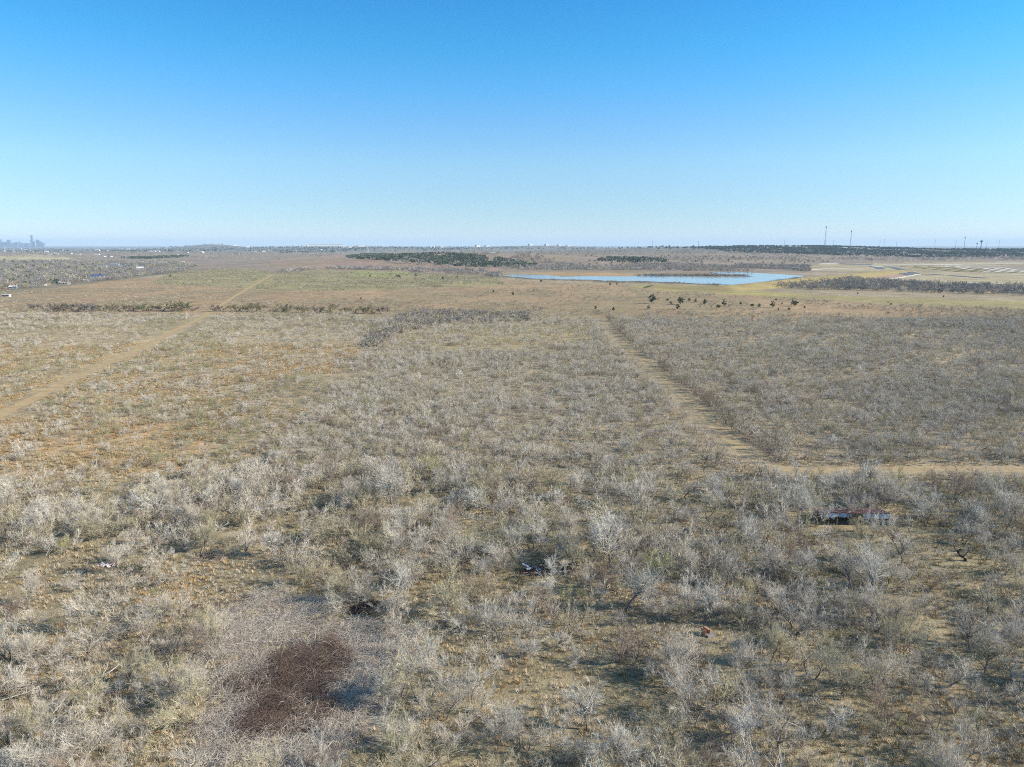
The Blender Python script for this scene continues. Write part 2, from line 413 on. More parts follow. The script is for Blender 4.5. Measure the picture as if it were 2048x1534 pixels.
# the same habits with fewer, thicker shoots, for the scrub further out: trunk and crown in one mesh with two materials
def joined(name, tv, tf, cv, cf, crown):
    n = len(tv); v = list(map(tuple, tv)) + [tuple(p) for p in cv]; f = list(tf) + [tuple(i+n for i in q) for q in cf]
    me = mesh_data(name, [tuple(map(float, p)) for p in v], f, crown); me.materials.append(M['bark'])
    me.polygons.foreach_set('material_index', [1]*len(tf) + [0]*len(cf)); return me
MID = []
for i, a in enumerate([dict(stems=3, lean=.5, limbs=3, branches=4, lets=3, tw=3), dict(stems=2, lean=.6, spread=1.2, limbs=4, branches=4, lets=3, tw=3),
                       dict(stems=4, lean=.55, spread=.8, limbs=3, branches=4, lets=3, tw=3, low=.2), dict(stems=1, lean=.4, limbs=7, branches=5, lets=3, tw=3),
                       dict(stems=5, lean=.7, spread=.9, limbs=3, branches=4, lets=3, tw=2, low=.2)]):
    (tv, tf), (cv, cf) = bare_tree(300+i, 5.0, twr=.0125, **a); MID.append(joined('scrub_tree', tv, tf, cv, cf, 'twig_grey'))
FAR = []
for i in range(4):
    (tv, tf), (cv, cf) = bare_tree(400+i, 5.0, stems=3, lean=.6, spread=1.0, limbs=3, branches=3, lets=3, tw=2, twr=.040); FAR.append(joined('far_tree', tv, tf, cv, cf, 'twig_grey'))
TINTS = ['twig_grey', 'twig_white', 'twig_olive', 'twig_brown', 'twig_green', 'twig_yellow', 'grey_wood']
C_MID = stash('mid_scrub', [(me, t) for t in TINTS for me in MID])
C_FAR = stash('far_scrub', [(me, t) for t in TINTS for me in FAR])
NMID, NFAR = len(MID), len(FAR)

def juniper_mesh(seed, clumps, per, leaf, rx=2.0, rz=2.0, zc=2.3): 
    v, f = leaf_crown(seed, clumps, per, rx, rz, zc, leaf); return mesh_data('crown', v, f, 'juniper')
JUN = [juniper_mesh(500+i, 26, 26, .26, rx=[2.0, 1.6, 2.4][i], rz=[2.0, 2.4, 1.7][i]) for i in range(3)]
JFAR = [juniper_mesh(520+i, 14, 11, .5, rx=[2.0, 1.7, 2.5][i], rz=[2.0, 2.5, 1.7][i], zc=2.0) for i in range(3)]
C_JUN = stash('far_juniper', [(me, t) for t in ('juniper', 'juniper_pale', 'evergreen_far') for me in JFAR])

def grass_mesh(seed, n, h, r):
    rng = np.random.default_rng(seed); az = rng.uniform(0, 6.28, n); d0 = rng.uniform(0, r*.45, n)
    base = np.stack([np.cos(az)*d0, np.sin(az)*d0, np.full(n, -.03)], 1); t = rng.uniform(.1, 1.0, n); a2 = az + rng.normal(0, .5, n)
    d = np.stack([np.cos(a2)*np.sin(t), np.sin(a2)*np.sin(t), np.cos(t)], 1); L = h*rng.uniform(.55, 1.1, n); side = np.stack([-np.sin(a2), np.cos(a2), 0*az], 1)*.014
    mid = base + d*L[:, None]*.6; tip = base + d*L[:, None]; tip[:, 2] -= .12*L*np.sin(t)
    V = np.stack([base-side, base+side, mid+side*.8, mid-side*.8, tip], 1).reshape(-1, 3)
    return mesh_data('tuft', V, [f for i in range(n) for f in ((5*i, 5*i+1, 5*i+2, 5*i+3), (5*i+3, 5*i+2, 5*i+4))], 'straw')
TUFT = [grass_mesh(600+i, 34, [.42, .55, .35, .48][i], .5) for i in range(4)]
STRAWS = ['straw', 'straw_orange', 'straw_olive', 'straw_grey']
C_TUFT = stash('grass_tuft', [(me, t) for t in STRAWS for me in TUFT])

def bramble_mesh(seed, n, L, r):
    rng = np.random.default_rng(seed); mb = MB()
    for i in range(n):
        az = rng.uniform(0, 6.28); p = np.array([math.cos(az), math.sin(az), 0])*rng.uniform(0, .9); a = rng.uniform(0, 6.28); t = rng.uniform(.2, 1.1)
        d = np.array([math.cos(a)*math.sin(t), math.sin(a)*math.sin(t), math.cos(t)]); l = L*rng.uniform(.6, 1.3); path = [p]
        for k in range(5):
            d = unit(d + rng.normal(0, .22, 3) + [0, 0, -.28*k*.8]); p = p + d*l/5; p[2] = max(p[2], .05); path.append(p.copy())
        mb.tube([tuple(q) for q in path], [r, r, r*.9, r*.8, r*.6, r*.3], 3)
    return mb.data('bramble', 'bramble_grey')
BRAM = [bramble_mesh(700+i, 42, 2.4, .012) for i in range(4)]
C_BRAM = stash('bramble', [(me, t) for t in ('bramble_grey', 'bramble_brown', 'twig_white', 'straw_grey') for me in BRAM])

# ------------------------------------------------------------------ ground
TRACK_A = [(1206, 640), (1228, 668), (1290, 725), (1360, 787), (1440, 862), (1490, 905), (1530, 934)]
TRACK_B = [(1530, 934), (1600, 941), (1720, 941), (1850, 938), (2048, 939), (2250, 941)]
SWATH = [(-160, 905), (0, 832), (190, 737), (300, 686), (400, 637), (470, 592), (545, 549)]
def wline(l): return [tuple(pix(*p)[:2]) for p in l]
W_A, W_B, W_S = wline(TRACK_A), wline(TRACK_B), wline(SWATH)
LAKE = [(1005, 551.5), (1030, 548.8), (1050, 549.2), (1092, 550), (1122, 553.5), (1180, 552.3), (1262, 552.6), (1300, 550.6), (1345, 552.2), (1430, 553.6),
        (1508, 553.2), (1472, 549.8), (1436, 547.4), (1418, 543.6), (1455, 543), (1500, 545), (1560, 548.2), (1614, 552), (1585, 556), (1540, 562),
        (1490, 570), (1440, 569), (1390, 567), (1330, 564), (1280, 562.2), (1230, 563), (1180, 559.4), (1130, 559.2), (1060, 557.2)]
THICKET = [(405, 1200), (520, 1185), (640, 1205), (770, 1250), (800, 1300), (790, 1380), (760, 1440), (740, 1540), (430, 1540), (425, 1440), (440, 1340), (420, 1260)]
CORE = [(490, 1345), (560, 1310), (640, 1285), (665, 1310), (660, 1370), (625, 1420), (590, 1465), (540, 1470), (490, 1440), (470, 1390)]
BROWN = [(400, 1195), (440, 1182), (530, 1185), (560, 1200), (520, 1225), (440, 1245), (405, 1235)]
SITE = [(1590, 541), (1640, 528), (1800, 526), (2048, 523), (2500, 520), (2500, 585), (2048, 573), (1900, 568), (1780, 563), (1745, 558), (1765, 546), (1700, 543)]
SPILL = [(1262, 573), (1300, 568.5), (1400, 572), (1450, 577), (1620, 590), (2048, 603), (2500, 618), (2500, 640), (2048, 620), (1800, 607), (1600, 597), (1450, 588.5), (1340, 583)]
STRIP = [(1525, 573), (1580, 562), (1700, 558), (1780, 563), (1900, 570), (2048, 575), (2500, 590), (2500, 612), (2048, 592), (1900, 587), (1700, 581), (1600, 579)]
GREENBAND = [(470, 536), (560, 546), (640, 541), (800, 543), (1000, 556), (1010, 570), (880, 574), (640, 583), (430, 574), (300, 566), (340, 547)]
ZONES = [  # outline in the photograph, soil or dry-grass colour
    ([(-900, 488), (2900, 488), (2900, 506), (-900, 506)], (.20, .185, .15)),
    ([(540, 520), (690, 508), (860, 520), (1000, 535), (1010, 550), (560, 546)], (.33, .215, .15)),
    ([(-900, 545), (200, 560), (560, 545), (1010, 560), (1270, 572), (1450, 588), (2048, 622), (2900, 650), (2900, 640), (1300, 640), (800, 628), (-900, 626)], (.355, .24, .13)),
    (GREENBAND, (.30, .25, .115)),
    ([(700, 540), (830, 545), (780, 556), (690, 552)], (.31, .30, .10)),
    ([(-900, 520), (0, 513), (60, 509), (130, 514), (160, 520), (0, 527), (-900, 530)], (.50, .41, .22)),
    (SPILL, (.37, .295, .11)),
    (SITE, (.41, .33, .185)),
    ([(1735, 557), (1790, 545), (1830, 544), (1812, 551), (1760, 560)], (.43, .27, .18)),
    ([(1880, 532), (2500, 530), (2500, 538), (1960, 539)], (.32, .25, .18)),
    ([(1010, 546), (1130, 543.5), (1300, 548.5), (1262, 552), (1060, 548.5)], (.42, .26, .12)),
    ([(-900, 640), (640, 640), (720, 700), (600, 800), (420, 960), (-900, 985)], (.385, .29, .165)),
    ([(-900, 850), (330, 840), (420, 900), (330, 955), (-900, 965)], (.42, .285, .145)),
    ([(770, 650), (1190, 645), (1190, 690), (1000, 705), (800, 690)], (.36, .275, .14)),
    ([(x + (6 if x > 1300 else -6), y + (2.2 if y > 556 or x < 1100 else -.9)) for x, y in [(1005, 551.5), (1050, 549.2), (1122, 553.2), (1262, 552.3), (1420, 543), (1500, 545), (1614, 552), (1490, 569), (1390, 567), (1280, 562.2), (1180, 559.4), (1060, 557.2)]], (.27, .19, .12)),
    ([(-900, 592), (0, 585), (120, 574), (215, 563), (360, 546), (400, 532), (330, 521), (150, 521), (-900, 526)], (.205, .18, .13)),
    (THICKET, (.30, .25, .19)), (CORE, (.11, .08, .065)), (BROWN, (.22, .165, .135)),
]
def zone_colour(x, y):
    jx = (vnoise(x/9, y/9, 1)-.5)*9 + (vnoise(x/40, y/40, 2)-.5)*14
    jy = (vnoise(x/9, y/9, 3)-.5)*9 + (vnoise(x/40, y/40, 4)-.5)*14
    d = np.hypot(x, y); k = np.where(d < 700, 1, .35)
    px, py = project(x+jx*k, y+jy*k, T(x, y))
    py = np.where(y < 20, 2000, py)
    c = np.zeros(x.shape+(3,)); c[:] = (.325, .26, .15)
    c[(py < 950)] = (.35, .27, .165); c[py < 545] = (.275, .205, .15)
    for poly, rgb in ZONES: c[inpoly(px, py, poly)] = rgb
    mot = (py < 660) & (py > 500); q = vnoise(x/26, y/60, 71)*.55 + vnoise(x/90, y/170, 72)*.45; q = smooth(.42, .62, q)[..., None]
    c[mot] = (c*(1-.55*q) + np.array([.26, .205, .11])*.55*q)[mot]
    return c

rings = sorted(set([8, 15, 25, 35, 42] + [ydist(v) for v in np.arange(1620, 660, -3.0)] + [ydist(v) for v in np.arange(660, 494, -.8)] + [14000, 17000, 21000, 26000, 32000]))
rings = np.array([r for r in rings if r > 0])
az = np.concatenate([np.linspace(-180, -48, 30)[:-1], np.linspace(-48, 48, 400), np.linspace(48, 180, 30)[1:]])
az = R(1)*az
rr, aa = np.meshgrid(rings, az, indexing='ij')
gx, gy = rr*np.sin(aa), rr*np.cos(aa); gz = T(gx, gy)
nr, na = rr.shape
verts = np.stack([gx, gy, gz], -1).reshape(-1, 3)
verts = np.concatenate([verts, [[0, 0, float(T(0, 0))]]])
idx = np.arange(nr*na).reshape(nr, na)
faces = np.stack([idx[:-1, :-1], idx[:-1, 1:], idx[1:, 1:], idx[1:, :-1]], -1).reshape(-1, 4)[:, ::-1].tolist()
faces += [(nr*na, int(idx[0, j]), int(idx[0, j+1])) for j in range(na-1)]
gme = mesh_data('ground', verts, faces, 'ground', True)
ca = gme.color_attributes.new('gcol', 'FLOAT_COLOR', 'POINT')
colr = np.ones((len(verts), 4)); colr[:, :3] = zone_colour(verts[:, 0], verts[:, 1])
ca.data.foreach_set('color', colr.astype(np.float32).ravel())
tag(link('ground', gme), 'dry winter grassland reaching to the horizon', 'ground', kind='structure')

def strip(name, wl, width, z, material, label, ruts=None, wob=.25, step=6.0, kind='structure', cat='path', parent=None):
    """a sheet draped along a line on the ground"""
    pts = [Vector((p[0], p[1], 0)) for p in wl]; out = []
    for a, b in zip(pts[:-1], pts[1:]):
        n = max(1, int((b-a).length/step)); out += [a.lerp(b, i/n) for i in range(n)]
    out.append(pts[-1]); v, f = [], []
    cs = [-1, -.5, 0, .5, 1]
    for i, p in enumerate(out):
        d = (out[min(i+1, len(out)-1)] - out[max(i-1, 0)]).normalized(); s = Vector((d.y, -d.x, 0))
        for c in cs:
            w = width/2*c*(1 + random.uniform(-wob, wob)*(abs(c) == 1)); q = p + s*w; v.append((q.x, q.y, float(T(q.x, q.y)) + z))
    m = len(cs)
    for i in range(len(out)-1):
        f += [(i*m+k, i*m+k+1, (i+1)*m+k+1, (i+1)*m+k) for k in range(m-1)]
    o = link(name, mesh_data(name, v, f, material, True), parent)
    return tag(o, label, cat, kind=kind) if parent is None else o
strip('grass_swath', W_S, 3.8, .02, 'swath', 'mown swath of orange grass running off to the left edge', step=4, wob=.45)
def rutted(wl, width, z, label):
    o = strip('dirt_track', wl, width, z, 'swath', label, step=3)
    for sgn in (-1, 1):
        off = []
        for i, p in enumerate(wl):
            a, b = Vector(wl[max(i-1, 0)]), Vector(wl[min(i+1, len(wl)-1)]); d = (b-a).normalized(); off.append((p[0] + d.y*sgn*.85, p[1] - d.x*sgn*.85))
        strip('wheel_rut', off, .75, z+.006, 'track', None, step=2.5, wob=.3, parent=o)
rutted(W_A, 3.2, .014, 'narrow two-rut dirt track running away through the scrub')
rutted(W_B, 3.8, .022, 'level dirt track crossing to the right edge')

# lake
m, nt, N, L, B = mat('lake_water')
B.inputs['Base Color'].default_value = (.12, .20, .27, 1); B.inputs['Roughness'].default_value = .08; B.inputs['IOR'].default_value = 1.33
geo = N.new('ShaderNodeNewGeometry'); wv = N.new('ShaderNodeTexNoise'); wv.inputs['Scale'].default_value = .9; wv.inputs['Detail'].default_value = 3
L.new(geo.outputs['Position'], wv.inputs['Vector']); bp = N.new('ShaderNodeBump'); bp.inputs['Strength'].default_value = .06; bp.inputs['Distance'].default_value = .3
L.new(wv.outputs['Fac'], bp.inputs['Height']); L.new(bp.outputs[0], B.inputs['Normal']); M['water'] = m
lk = [plane(x, y, .45) for x, y in LAKE]
bm = bmesh.new(); vs = [bm.verts.new(p) for p in lk]; bm.faces.new(vs); bmesh.ops.triangulate(bm, faces=bm.faces[:])
bmesh.ops.recalc_face_normals(bm, faces=bm.faces[:])
if sum(f.normal.z for f in bm.faces) < 0: bmesh.ops.reverse_faces(bm, faces=bm.faces[:])
me = bpy.data.meshes.new('lake'); bm.to_mesh(me); bm.free(); me.materials.append(M['water'])
tag(link('lake', me), 'pale blue reservoir behind the grassy dam', 'lake', kind='structure')

# dam: a grassed embankment along the lake's right shore
DAM = [(1300, 571, 1.5), (1400, 572.5, 2.5), (1450, 571.5, 4), (1500, 567, 5), (1580, 558.5, 5.5), (1680, 549.5, 5.5), (1765, 542.5, 4), (1800, 540, 2)]
dp = [Vector(plane(x, y, z)) for x, y, z in DAM]; fine = []
for a, b in zip(dp[:-1], dp[1:]): fine += [a.lerp(b, i/8) for i in range(8)]
fine.append(dp[-1]); v, f = [], []
prof = [(-20, -1.2), (-14, .3), (-3, 1), (3, 1), (16, .3), (24, -1.2)]
for i, p in enumerate(fine):
    d = (fine[min(i+1, len(fine)-1)] - fine[max(i-1, 0)]); d.z = 0; d.normalize(); s = Vector((d.y, -d.x, 0))
    for off, k in prof:
        q = p + s*off; v.append((q.x, q.y, p.z*k if k > 0 else -1.0))
n = len(prof)
for i in range(len(fine)-1): f += [(i*n+k, (i+1)*n+k, (i+1)*n+k+1, i*n+k+1) for k in range(n-1)]
f += [tuple(range(n)), tuple(range((len(fine)-1)*n, len(fine)*n))[::-1]]
tag(link('dam_embankment', mesh_data('dam_embankment', v, [q[::-1] for q in f], 'dam', True)), 'long grassy earth dam along the right shore of the lake', 'dam', kind='structure')

# streets and graded strips of the building site
def wl2(l): return [tuple(pix(*p)[:2]) for p in l]
SITE_LINES = [
 ('asphalt', 26, [(1675, 527.5), (1745, 529.5)], 'topmost dark street of the building site'), ('asphalt', 14, [(1742, 531.5), (1764, 538.5)], 'short dark street left of the diagonal one'), ('asphalt', 13, [(1772, 533), (1832, 547)], 'long diagonal dark street of the building site'),
 ('asphalt', 14, [(1803, 546), (1826, 551)], 'short dark street at the foot of the diagonal one'), ('asphalt', 12, [(1900, 551), (1972, 556.5)], 'dark street furthest right in the building site'), ('asphalt', 9, [(1850, 548.5), (1890, 550.5)], 'thin dark street in the middle of the site'),
 ('caliche', 14, [(1600, 541), (1650, 538), (1725, 537)], 'pale graded strip behind the dam end'), ('caliche', 22, [(1640, 527), (1676, 526.5)], 'pale graded strip left of the topmost street'), ('caliche', 7, [(1745, 563), (1800, 556), (1838, 549), (1900, 548)], 'curving pale lane rising from the bare wood'),
 ('caliche', 20, [(1765, 530.5), (1880, 529.5), (2048, 527.5)], 'long pale strip along the back of the site'), ('caliche', 12, [(1700, 531), (1745, 532), (1775, 535)], 'pale strip below the topmost street'), ('caliche', 12, [(1780, 546.5), (1803, 546)], 'short pale pad left of the street foot'),
 ('caliche', 12, [(1970, 549.5), (2048, 550)], 'pale strip at the right edge of the site'), ('caliche', 5, [(1830, 563), (1950, 566), (2048, 570)], 'thin pale lane along the front of the site')]
SITE_LINES += [('caliche', 7, [(1890+22*k, 532.5+.5*k), (1930+24*k, 538+.4*k), (1985+26*k, 545+.2*k)], 'narrow pale terrace, %s of the row at right' % ('first', 'second', 'third', 'fourth', 'fifth')[k]) for k in range(5)]
SITE_LINES += [('dam', 9, [(1800+30*k, 532+.6*k), (1860+34*k, 538+.5*k), (1930+34*k, 544+.4*k)], 'strip of brown grass, %s between the graded lots' % ('first', 'second', 'third', 'fourth')[k]) for k in range(4)]
for k, (ma, w, l, lab) in enumerate(SITE_LINES): strip({'asphalt': 'paved_street', 'caliche': 'graded_strip', 'dam': 'grass_strip'}[ma], wl2(l), w, .30+.012*k, ma, lab, wob=.05 if ma == 'asphalt' else .3, step=12, cat='street' if ma == 'asphalt' else 'strip')

# ------------------------------------------------------------------ where things stand in the near scrub
SHED = pix(1713, 1051); DEBRIS = pix(1092, 1142); BOARDS = pix(1372, 1071); CRATE = pix(1411, 1269); BRUSH1 = pix(742, 1220)
BRUSH2 = pix(352, 1298); RUBBISH = pix(216, 1132); PIPES = pix(1636, 1130); BENT = pix(1929, 1122)
HAND = [  # base x, base y, height in photo pixels, habit (0-7), tint
 (1563,1283,50,6,0),(1590,1274,68,2,0),(1663,1258,50,6,0),(1691,1307,56,6,2),(1622,1357,66,1,0),(1757,1371,82,0,0),(1889,1373,62,4,0),(1968,1351,66,4,2),(2008,1341,36,6,3),
 (1950,1251,42,6,3),(1982,1415,48,6,0),(2031,1410,44,4,0),(1770,1446,68,0,3),(1912,1426,34,4,0),(1871,1458,44,6,3),(1566,1525,84,4,0),(1912,1540,84,5,0),(1851,1231,44,4,0),(1856,1335,40,6,0),
 (1581,1167,72,1,0),(1703,1186,74,2,0),(1748,1208,94,2,1),(1820,1167,54,6,0),(1618,1108,50,6,3),(1591,1255,84,1,0),(1793,1091,44,4,3),(1808,1048,34,6,3),(1712,1046,54,0,0),(1755,1072,42,3,1),
 (1019,1100,50,1,2),(1226,1136,104,2,1),(1252,1219,94,2,1),(1105,1176,52,5,1),(1155,1140,74,0,2),(1350,1045,44,0,1),(1384,1229,68,0,1),(1407,1245,74,2,1),(1322,1241,52,3,0),(1045,1262,58,3,1),(1133,1252,52,6,0),
 (1162,1264,52,6,2),(1222,1252,38,6,0),(1076,1210,40,6,0),(1229,1322,58,4,3),(1270,1319,54,6,3),(1356,1341,74,7,0),(1059,1313,48,0,1),(1146,1334,34,4,0),(1171,1461,80,4,1),(1382,1451,92,0,0),(1413,1414,68,4,2),
 (1465,1463,66,4,1),(1305,1328,34,6,3),(1478,1341,62,7,0),(1266,1519,66,1,1),(1049,1505,66,7,0),
 (339,1167,48,1,0),(16,1333,86,0,1),(99,1323,64,2,0),(183,1328,64,4,0),(242,1276,58,1,0),(300,1271,54,1,0),(167,1380,54,4,0),(331,1375,66,7,2),(370,1443,80,5,2),(235,1464,48,1,2),(276,1477,58,6,1),(76,1490,66,5,2),
 (146,1180,32,3,1),(360,1307,36,5,1),(10,1417,74,1,1),(261,1524,54,1,0),(795,1406,82,5,2),(845,1404,98,5,1),(792,1508,68,0,1),(790,1208,74,2,1),(762,1169,44,6,0),(613,1168,58,0,2),(675,1187,38,6,0),(787,1023,84,2,1),
 (535,1106,56,2,1),(722,1082,62,0,3),(947,1094,38,0,5),(885,1236,82,0,2),(920,1260,50,3,1),(1000,1262,52,3,1),(980,1262,50,0,1),(945,1164,44,2,1),(1050,1312,30,6,1),(885,1438,70,7,0),(955,1420,64,1,1),(905,1492,56,1,0),
 (850,1500,60,1,0),(1010,1470,50,7,1),(489,1104,58,1,0),(665,1090,60,7,2),(600,1060,40,6,0),(440,1060,56,2,2),(405,1022,52,2,1),(480,1005,48,2,1),(345,1052,46,0,0),(130,1050,60,7,1),(80,1060,54,7,1),(250,1120,44,0,1),
 (185,1080,52,7,2),(300,1092,44,6,0),(1165,1000,62,2,0),(1105,990,56,0,2),(1255,1010,60,7,1),(1310,1000,52,0,1),(1450,1010,66,0,1),(1480,1050,56,6,0),(1500,1105,64,7,1),(1540,1060,70,1,0),(1640,1000,56,0,1),(1600,1030,70,7,1),
 (1790,1010,56,0,1),(1850,1050,66,0,1),(1900,1010,78,7,3),(1990,1000,60,0,1),(2010,1060,60,1,0),(1940,1060,60,0,1),(1085,1075,62,7,2),(925,985,52,0,1),(905,1045,40,0,0),(860,1030,44,7,2),(1000,1040,52,0,0),
]
HAND += [(1762,1074,34,3,1),(1630,1048,60,7,1),(1720,1078,40,7,2)]
SKEEP = [(SHED.x, SHED.y, 5.2), (SHED.x-3.4, SHED.y, 4.2), (SHED.x+3.4, SHED.y, 4.2), (DEBRIS.x, DEBRIS.y, 4), (BOARDS.x, BOARDS.y, 2.5), (CRATE.x, CRATE.y, 3), (BRUSH1.x, BRUSH1.y, 2.5), (BRUSH2.x, BRUSH2.y, 2), (BENT.x, BENT.y, 3), (RUBBISH.x, RUBBISH.y, 2)]
SKEEP += [(CRATE.x, CRATE.y-4, 2.6), (CRATE.x, CRATE.y-7, 2.2), (SHED.x-3, SHED.y-6, 3), (SHED.x+3, SHED.y-6, 3), (SHED.x, SHED.y-9, 3), (DEBRIS.x-2, DEBRIS.y-5, 3), (DEBRIS.x+2, DEBRIS.y-5, 3), (BOARDS.x, BOARDS.y-4, 2.5), (BRUSH1.x, BRUSH1.y-4, 2.5)]
CLEAR = [[(985, 1330), (1180, 1330), (1330, 1400), (1250, 1450), (1080, 1440), (960, 1380)], [(330, 1130), (560, 1120), (560, 1200), (400, 1210), (330, 1170)], [(0, 1110), (230, 1110), (200, 1230), (0, 1230)],
         [(1780, 1010), (1830, 1010), (1830, 1045), (1780, 1045)], [(1880, 1200), (1960, 1200), (1960, 1270), (1850, 1265)], [(1960, 1480), (2048, 1450), (2048, 1540), (1960, 1540)]]
trees = []   # x, y, height m, habit, tint, hand
for bx, by, hp, k, t in HAND:
    p = pix(bx, by); dep = p.y*_cp - (p.z-CAMZ)*_sp; dpr = math.atan2(CAMZ-p.z, math.hypot(p.x, p.y))
    trees.append((p.x, p.y, 1.08*hp*dep/FPX/math.cos(dpr), k, t, 1))
hx = np.array([t[0] for t in trees]); hy = np.array([t[1] for t in trees])

# random fill: jittered grid, accepted by a density map
def candidates(cell, y0, y1, half=.80):
    xs = np.arange(-half*y1-10, half*y1+10, cell); ys = np.arange(y0, y1, cell)
    X, Y = np.meshgrid(xs, ys); X = X + RNG.uniform(-.5, .5, X.shape)*cell; Y = Y + RNG.uniform(-.5, .5, Y.shape)*cell
    X, Y = X.ravel(), Y.ravel(); k = np.abs(X) < half*Y + 8; return X[k], Y[k]
def masked(X, Y, pad=1.0):
    ok = np.ones(X.shape, bool)
    ok &= polydist(X, Y, W_A) > 4.9*pad; ok &= polydist(X, Y, W_B) > np.where(Y < W_B[1][1], 6.5, 4.0)*pad; ok &= polydist(X, Y, W_S) > 6.5*pad
    for x, y, r in SKEEP: ok &= np.hypot(X-x, Y-y) > r*pad
    return ok
X, Y = candidates(1.8, 46, 470)
PX, PY = project(X, Y, T(X, Y))
clump = .35 + 1.3*vnoise(X/13, Y/13, 5); clump2 = .55 + .9*vnoise(X/45, Y/45, 6)
left = inpoly(PX, PY, [(-900, 600), (640, 630), (760, 655), (700, 740), (620, 820), (470, 960), (-900, 990)])
open_ = inpoly(PX, PY, [(770, 650), (1190, 645), (1190, 690), (1000, 705), (800, 690)])
dens = np.where(PY > 950, .125, .18)*clump*clump2
dens = np.where(left, .085*clump*clump2, dens); dens = np.where(open_, .09*clump, dens)
dens = np.where((PY < 640) & ~left, .02*clump, dens)
for c in CLEAR: dens = np.where(inpoly(PX, PY, c), .004, dens)
dens = np.where(inpoly(PX, PY, THICKET) | inpoly(PX, PY, CORE), 0, dens)
ok = (RNG.uniform(0, 1, X.shape) < dens*1.8**2) & masked(X, Y)
near_h = np.min(np.hypot(X[:, None]-hx[None], Y[:, None]-hy[None]), 1) if len(X) < 20000 else None
if near_h is None:
    near_h = np.full(X.shape, 99.); s = Y < 200
    near_h[s] = np.min(np.hypot(X[s][:, None]-hx[None], Y[s][:, None]-hy[None]), 1)
ok &= near_h > 2.4
X, Y, PX, PY, left, clump = X[ok], Y[ok], PX[ok], PY[ok], left[ok], clump[ok]
n = len(X)
hgt = np.where(PY > 950, RNG.normal(3.2, 1.1, n), RNG.normal(2.5, .6, n)); hgt = np.where(left, RNG.normal(1.9, .6, n), hgt)
hgt = np.clip(hgt, .9, 6.6)
def pick_tint(n, pr): return RNG.choice(len(pr), n, p=np.array(pr)/sum(pr))
tint = pick_tint(n, [.52, .13, .27, .06, .01, .01, 0])
tl = pick_tint(n, [.38, .30, .19, .09, .03, .01, 0]); tint = np.where(left, tl, tint)
greenish = left & (vnoise(X/38, Y/38, 9) > .64) & (RNG.uniform(0, 1, n) < .4); tint = np.where(greenish, 4, tint)
hab = RNG.integers(0, 8, n)
for i in range(n): trees.append((X[i], Y[i], hgt[i], int(hab[i]), int(tint[i]), 0))

wa = [Vector((*p, 0)) for p in W_A]
for a_, b_ in zip(wa[:-1], wa[1:]):
    d_ = (b_-a_).normalized(); s_ = Vector((-d_.y, d_.x, 0)); s_ = s_ if s_.x > 0 else -s_; L_ = (b_-a_).length
    for t_ in np.arange(0, L_, 2.6):
        if random.random() < .95: q_ = a_ + d_*(t_+random.uniform(-1, 1)) + s_*random.uniform(3.3, 4.9); trees.append((q_.x, q_.y, random.uniform(3.0, 4.8), random.randint(0, 7), random.choice([0, 2, 3, 3]), 0))

# rank by size in the photograph; the 300 largest are individuals
TA = np.array(trees); tpx, tpy = project(TA[:, 0], TA[:, 1], T(TA[:, 0], TA[:, 1])); _, tpt = project(TA[:, 0], TA[:, 1], T(TA[:, 0], TA[:, 1]) + TA[:, 2])
hp = tpy - tpt; seen = (tpx > -20) & (tpx < W+20) & (tpt < H-25) & (tpy < H+70)
order = np.argsort(-(hp + TA[:, 5]*1000) * seen)
solo = order[:300]; solo = solo[seen[solo]]
rest = np.setdiff1d(np.arange(len(TA)), solo)

# ------------------------------------------------------------------ labels that tell the single trees apart
LM = [(SHED, 'the rusty-roofed shed'), (DEBRIS, 'the junk heap'), (BOARDS, 'the board pile'), (CRATE, 'the orange crate'), (BRUSH1, 'the brush pile'),
      (pix(580, 1390), 'the bramble thicket'), (BENT, 'the hooked trunk'), (pix(1530, 934), 'the track corner'), (RUBBISH, 'the rubbish heap'), (pix(147, 1217), 'the cream stump')]
ORD = ['first', 'second', 'third', 'fourth', 'fifth', 'sixth', 'seventh', 'eighth', 'ninth', 'tenth', 'eleventh', 'twelfth', 'thirteenth', 'fourteenth', 'fifteenth', 'sixteenth', 'seventeenth', 'eighteenth', 'nineteenth', 'twentieth']
TN = ['grey', 'whitish', 'olive', 'brown', 'green', 'yellow-green', 'dark grey']
def where(i):
    x, y = tpx[i], tpy[i]
    best = min(LM, key=lambda l: (l[0].x-TA[i, 0])**2 + (l[0].y-TA[i, 1])**2); lx, ly = project(*best[0])
    dist = math.hypot(best[0].x-TA[i, 0], best[0].y-TA[i, 1]); dx, dy = x-float(lx), y-float(ly)
    if y > 1470: return 'at the bottom edge, %s' % ('left corner' if x < 350 else 'below %s' % best[1] if dist < 25 else 'centre' if x < 1400 else 'right corner')
    if x < 60: return 'at the left edge'
    if x > 1990: return 'at the right edge'
    if abs(dx) > 1.4*abs(dy): rel = 'left of' if dx < 0 else 'right of'
    else: rel = 'behind' if dy < 0 else 'in front of'
    return ('just ' if dist < 9 else '' if dist < 22 else 'well ') + rel + ' ' + best[1]
desc = {}
for i in solo:
    s = 'big' if TA[i, 2] > 4.9 else 'small' if TA[i, 2] < 3.4 else ''
    d = ' '.join(w for w in (s, 'bare', TN[int(TA[i, 4])], NEAR[int(TA[i, 3])*2][0], 'mesquite', where(i)) if w)
    desc.setdefault(d, []).append(i)
labels = {}
for d, ii in desc.items():
    if len(ii) == 1: labels[ii[0]] = d
    else:
        for k, i in enumerate(sorted(ii, key=lambda q: tpx[q])): labels[i] = d + ', %s from left' % ORD[min(k, 19)] if k else d + ', leftmost'
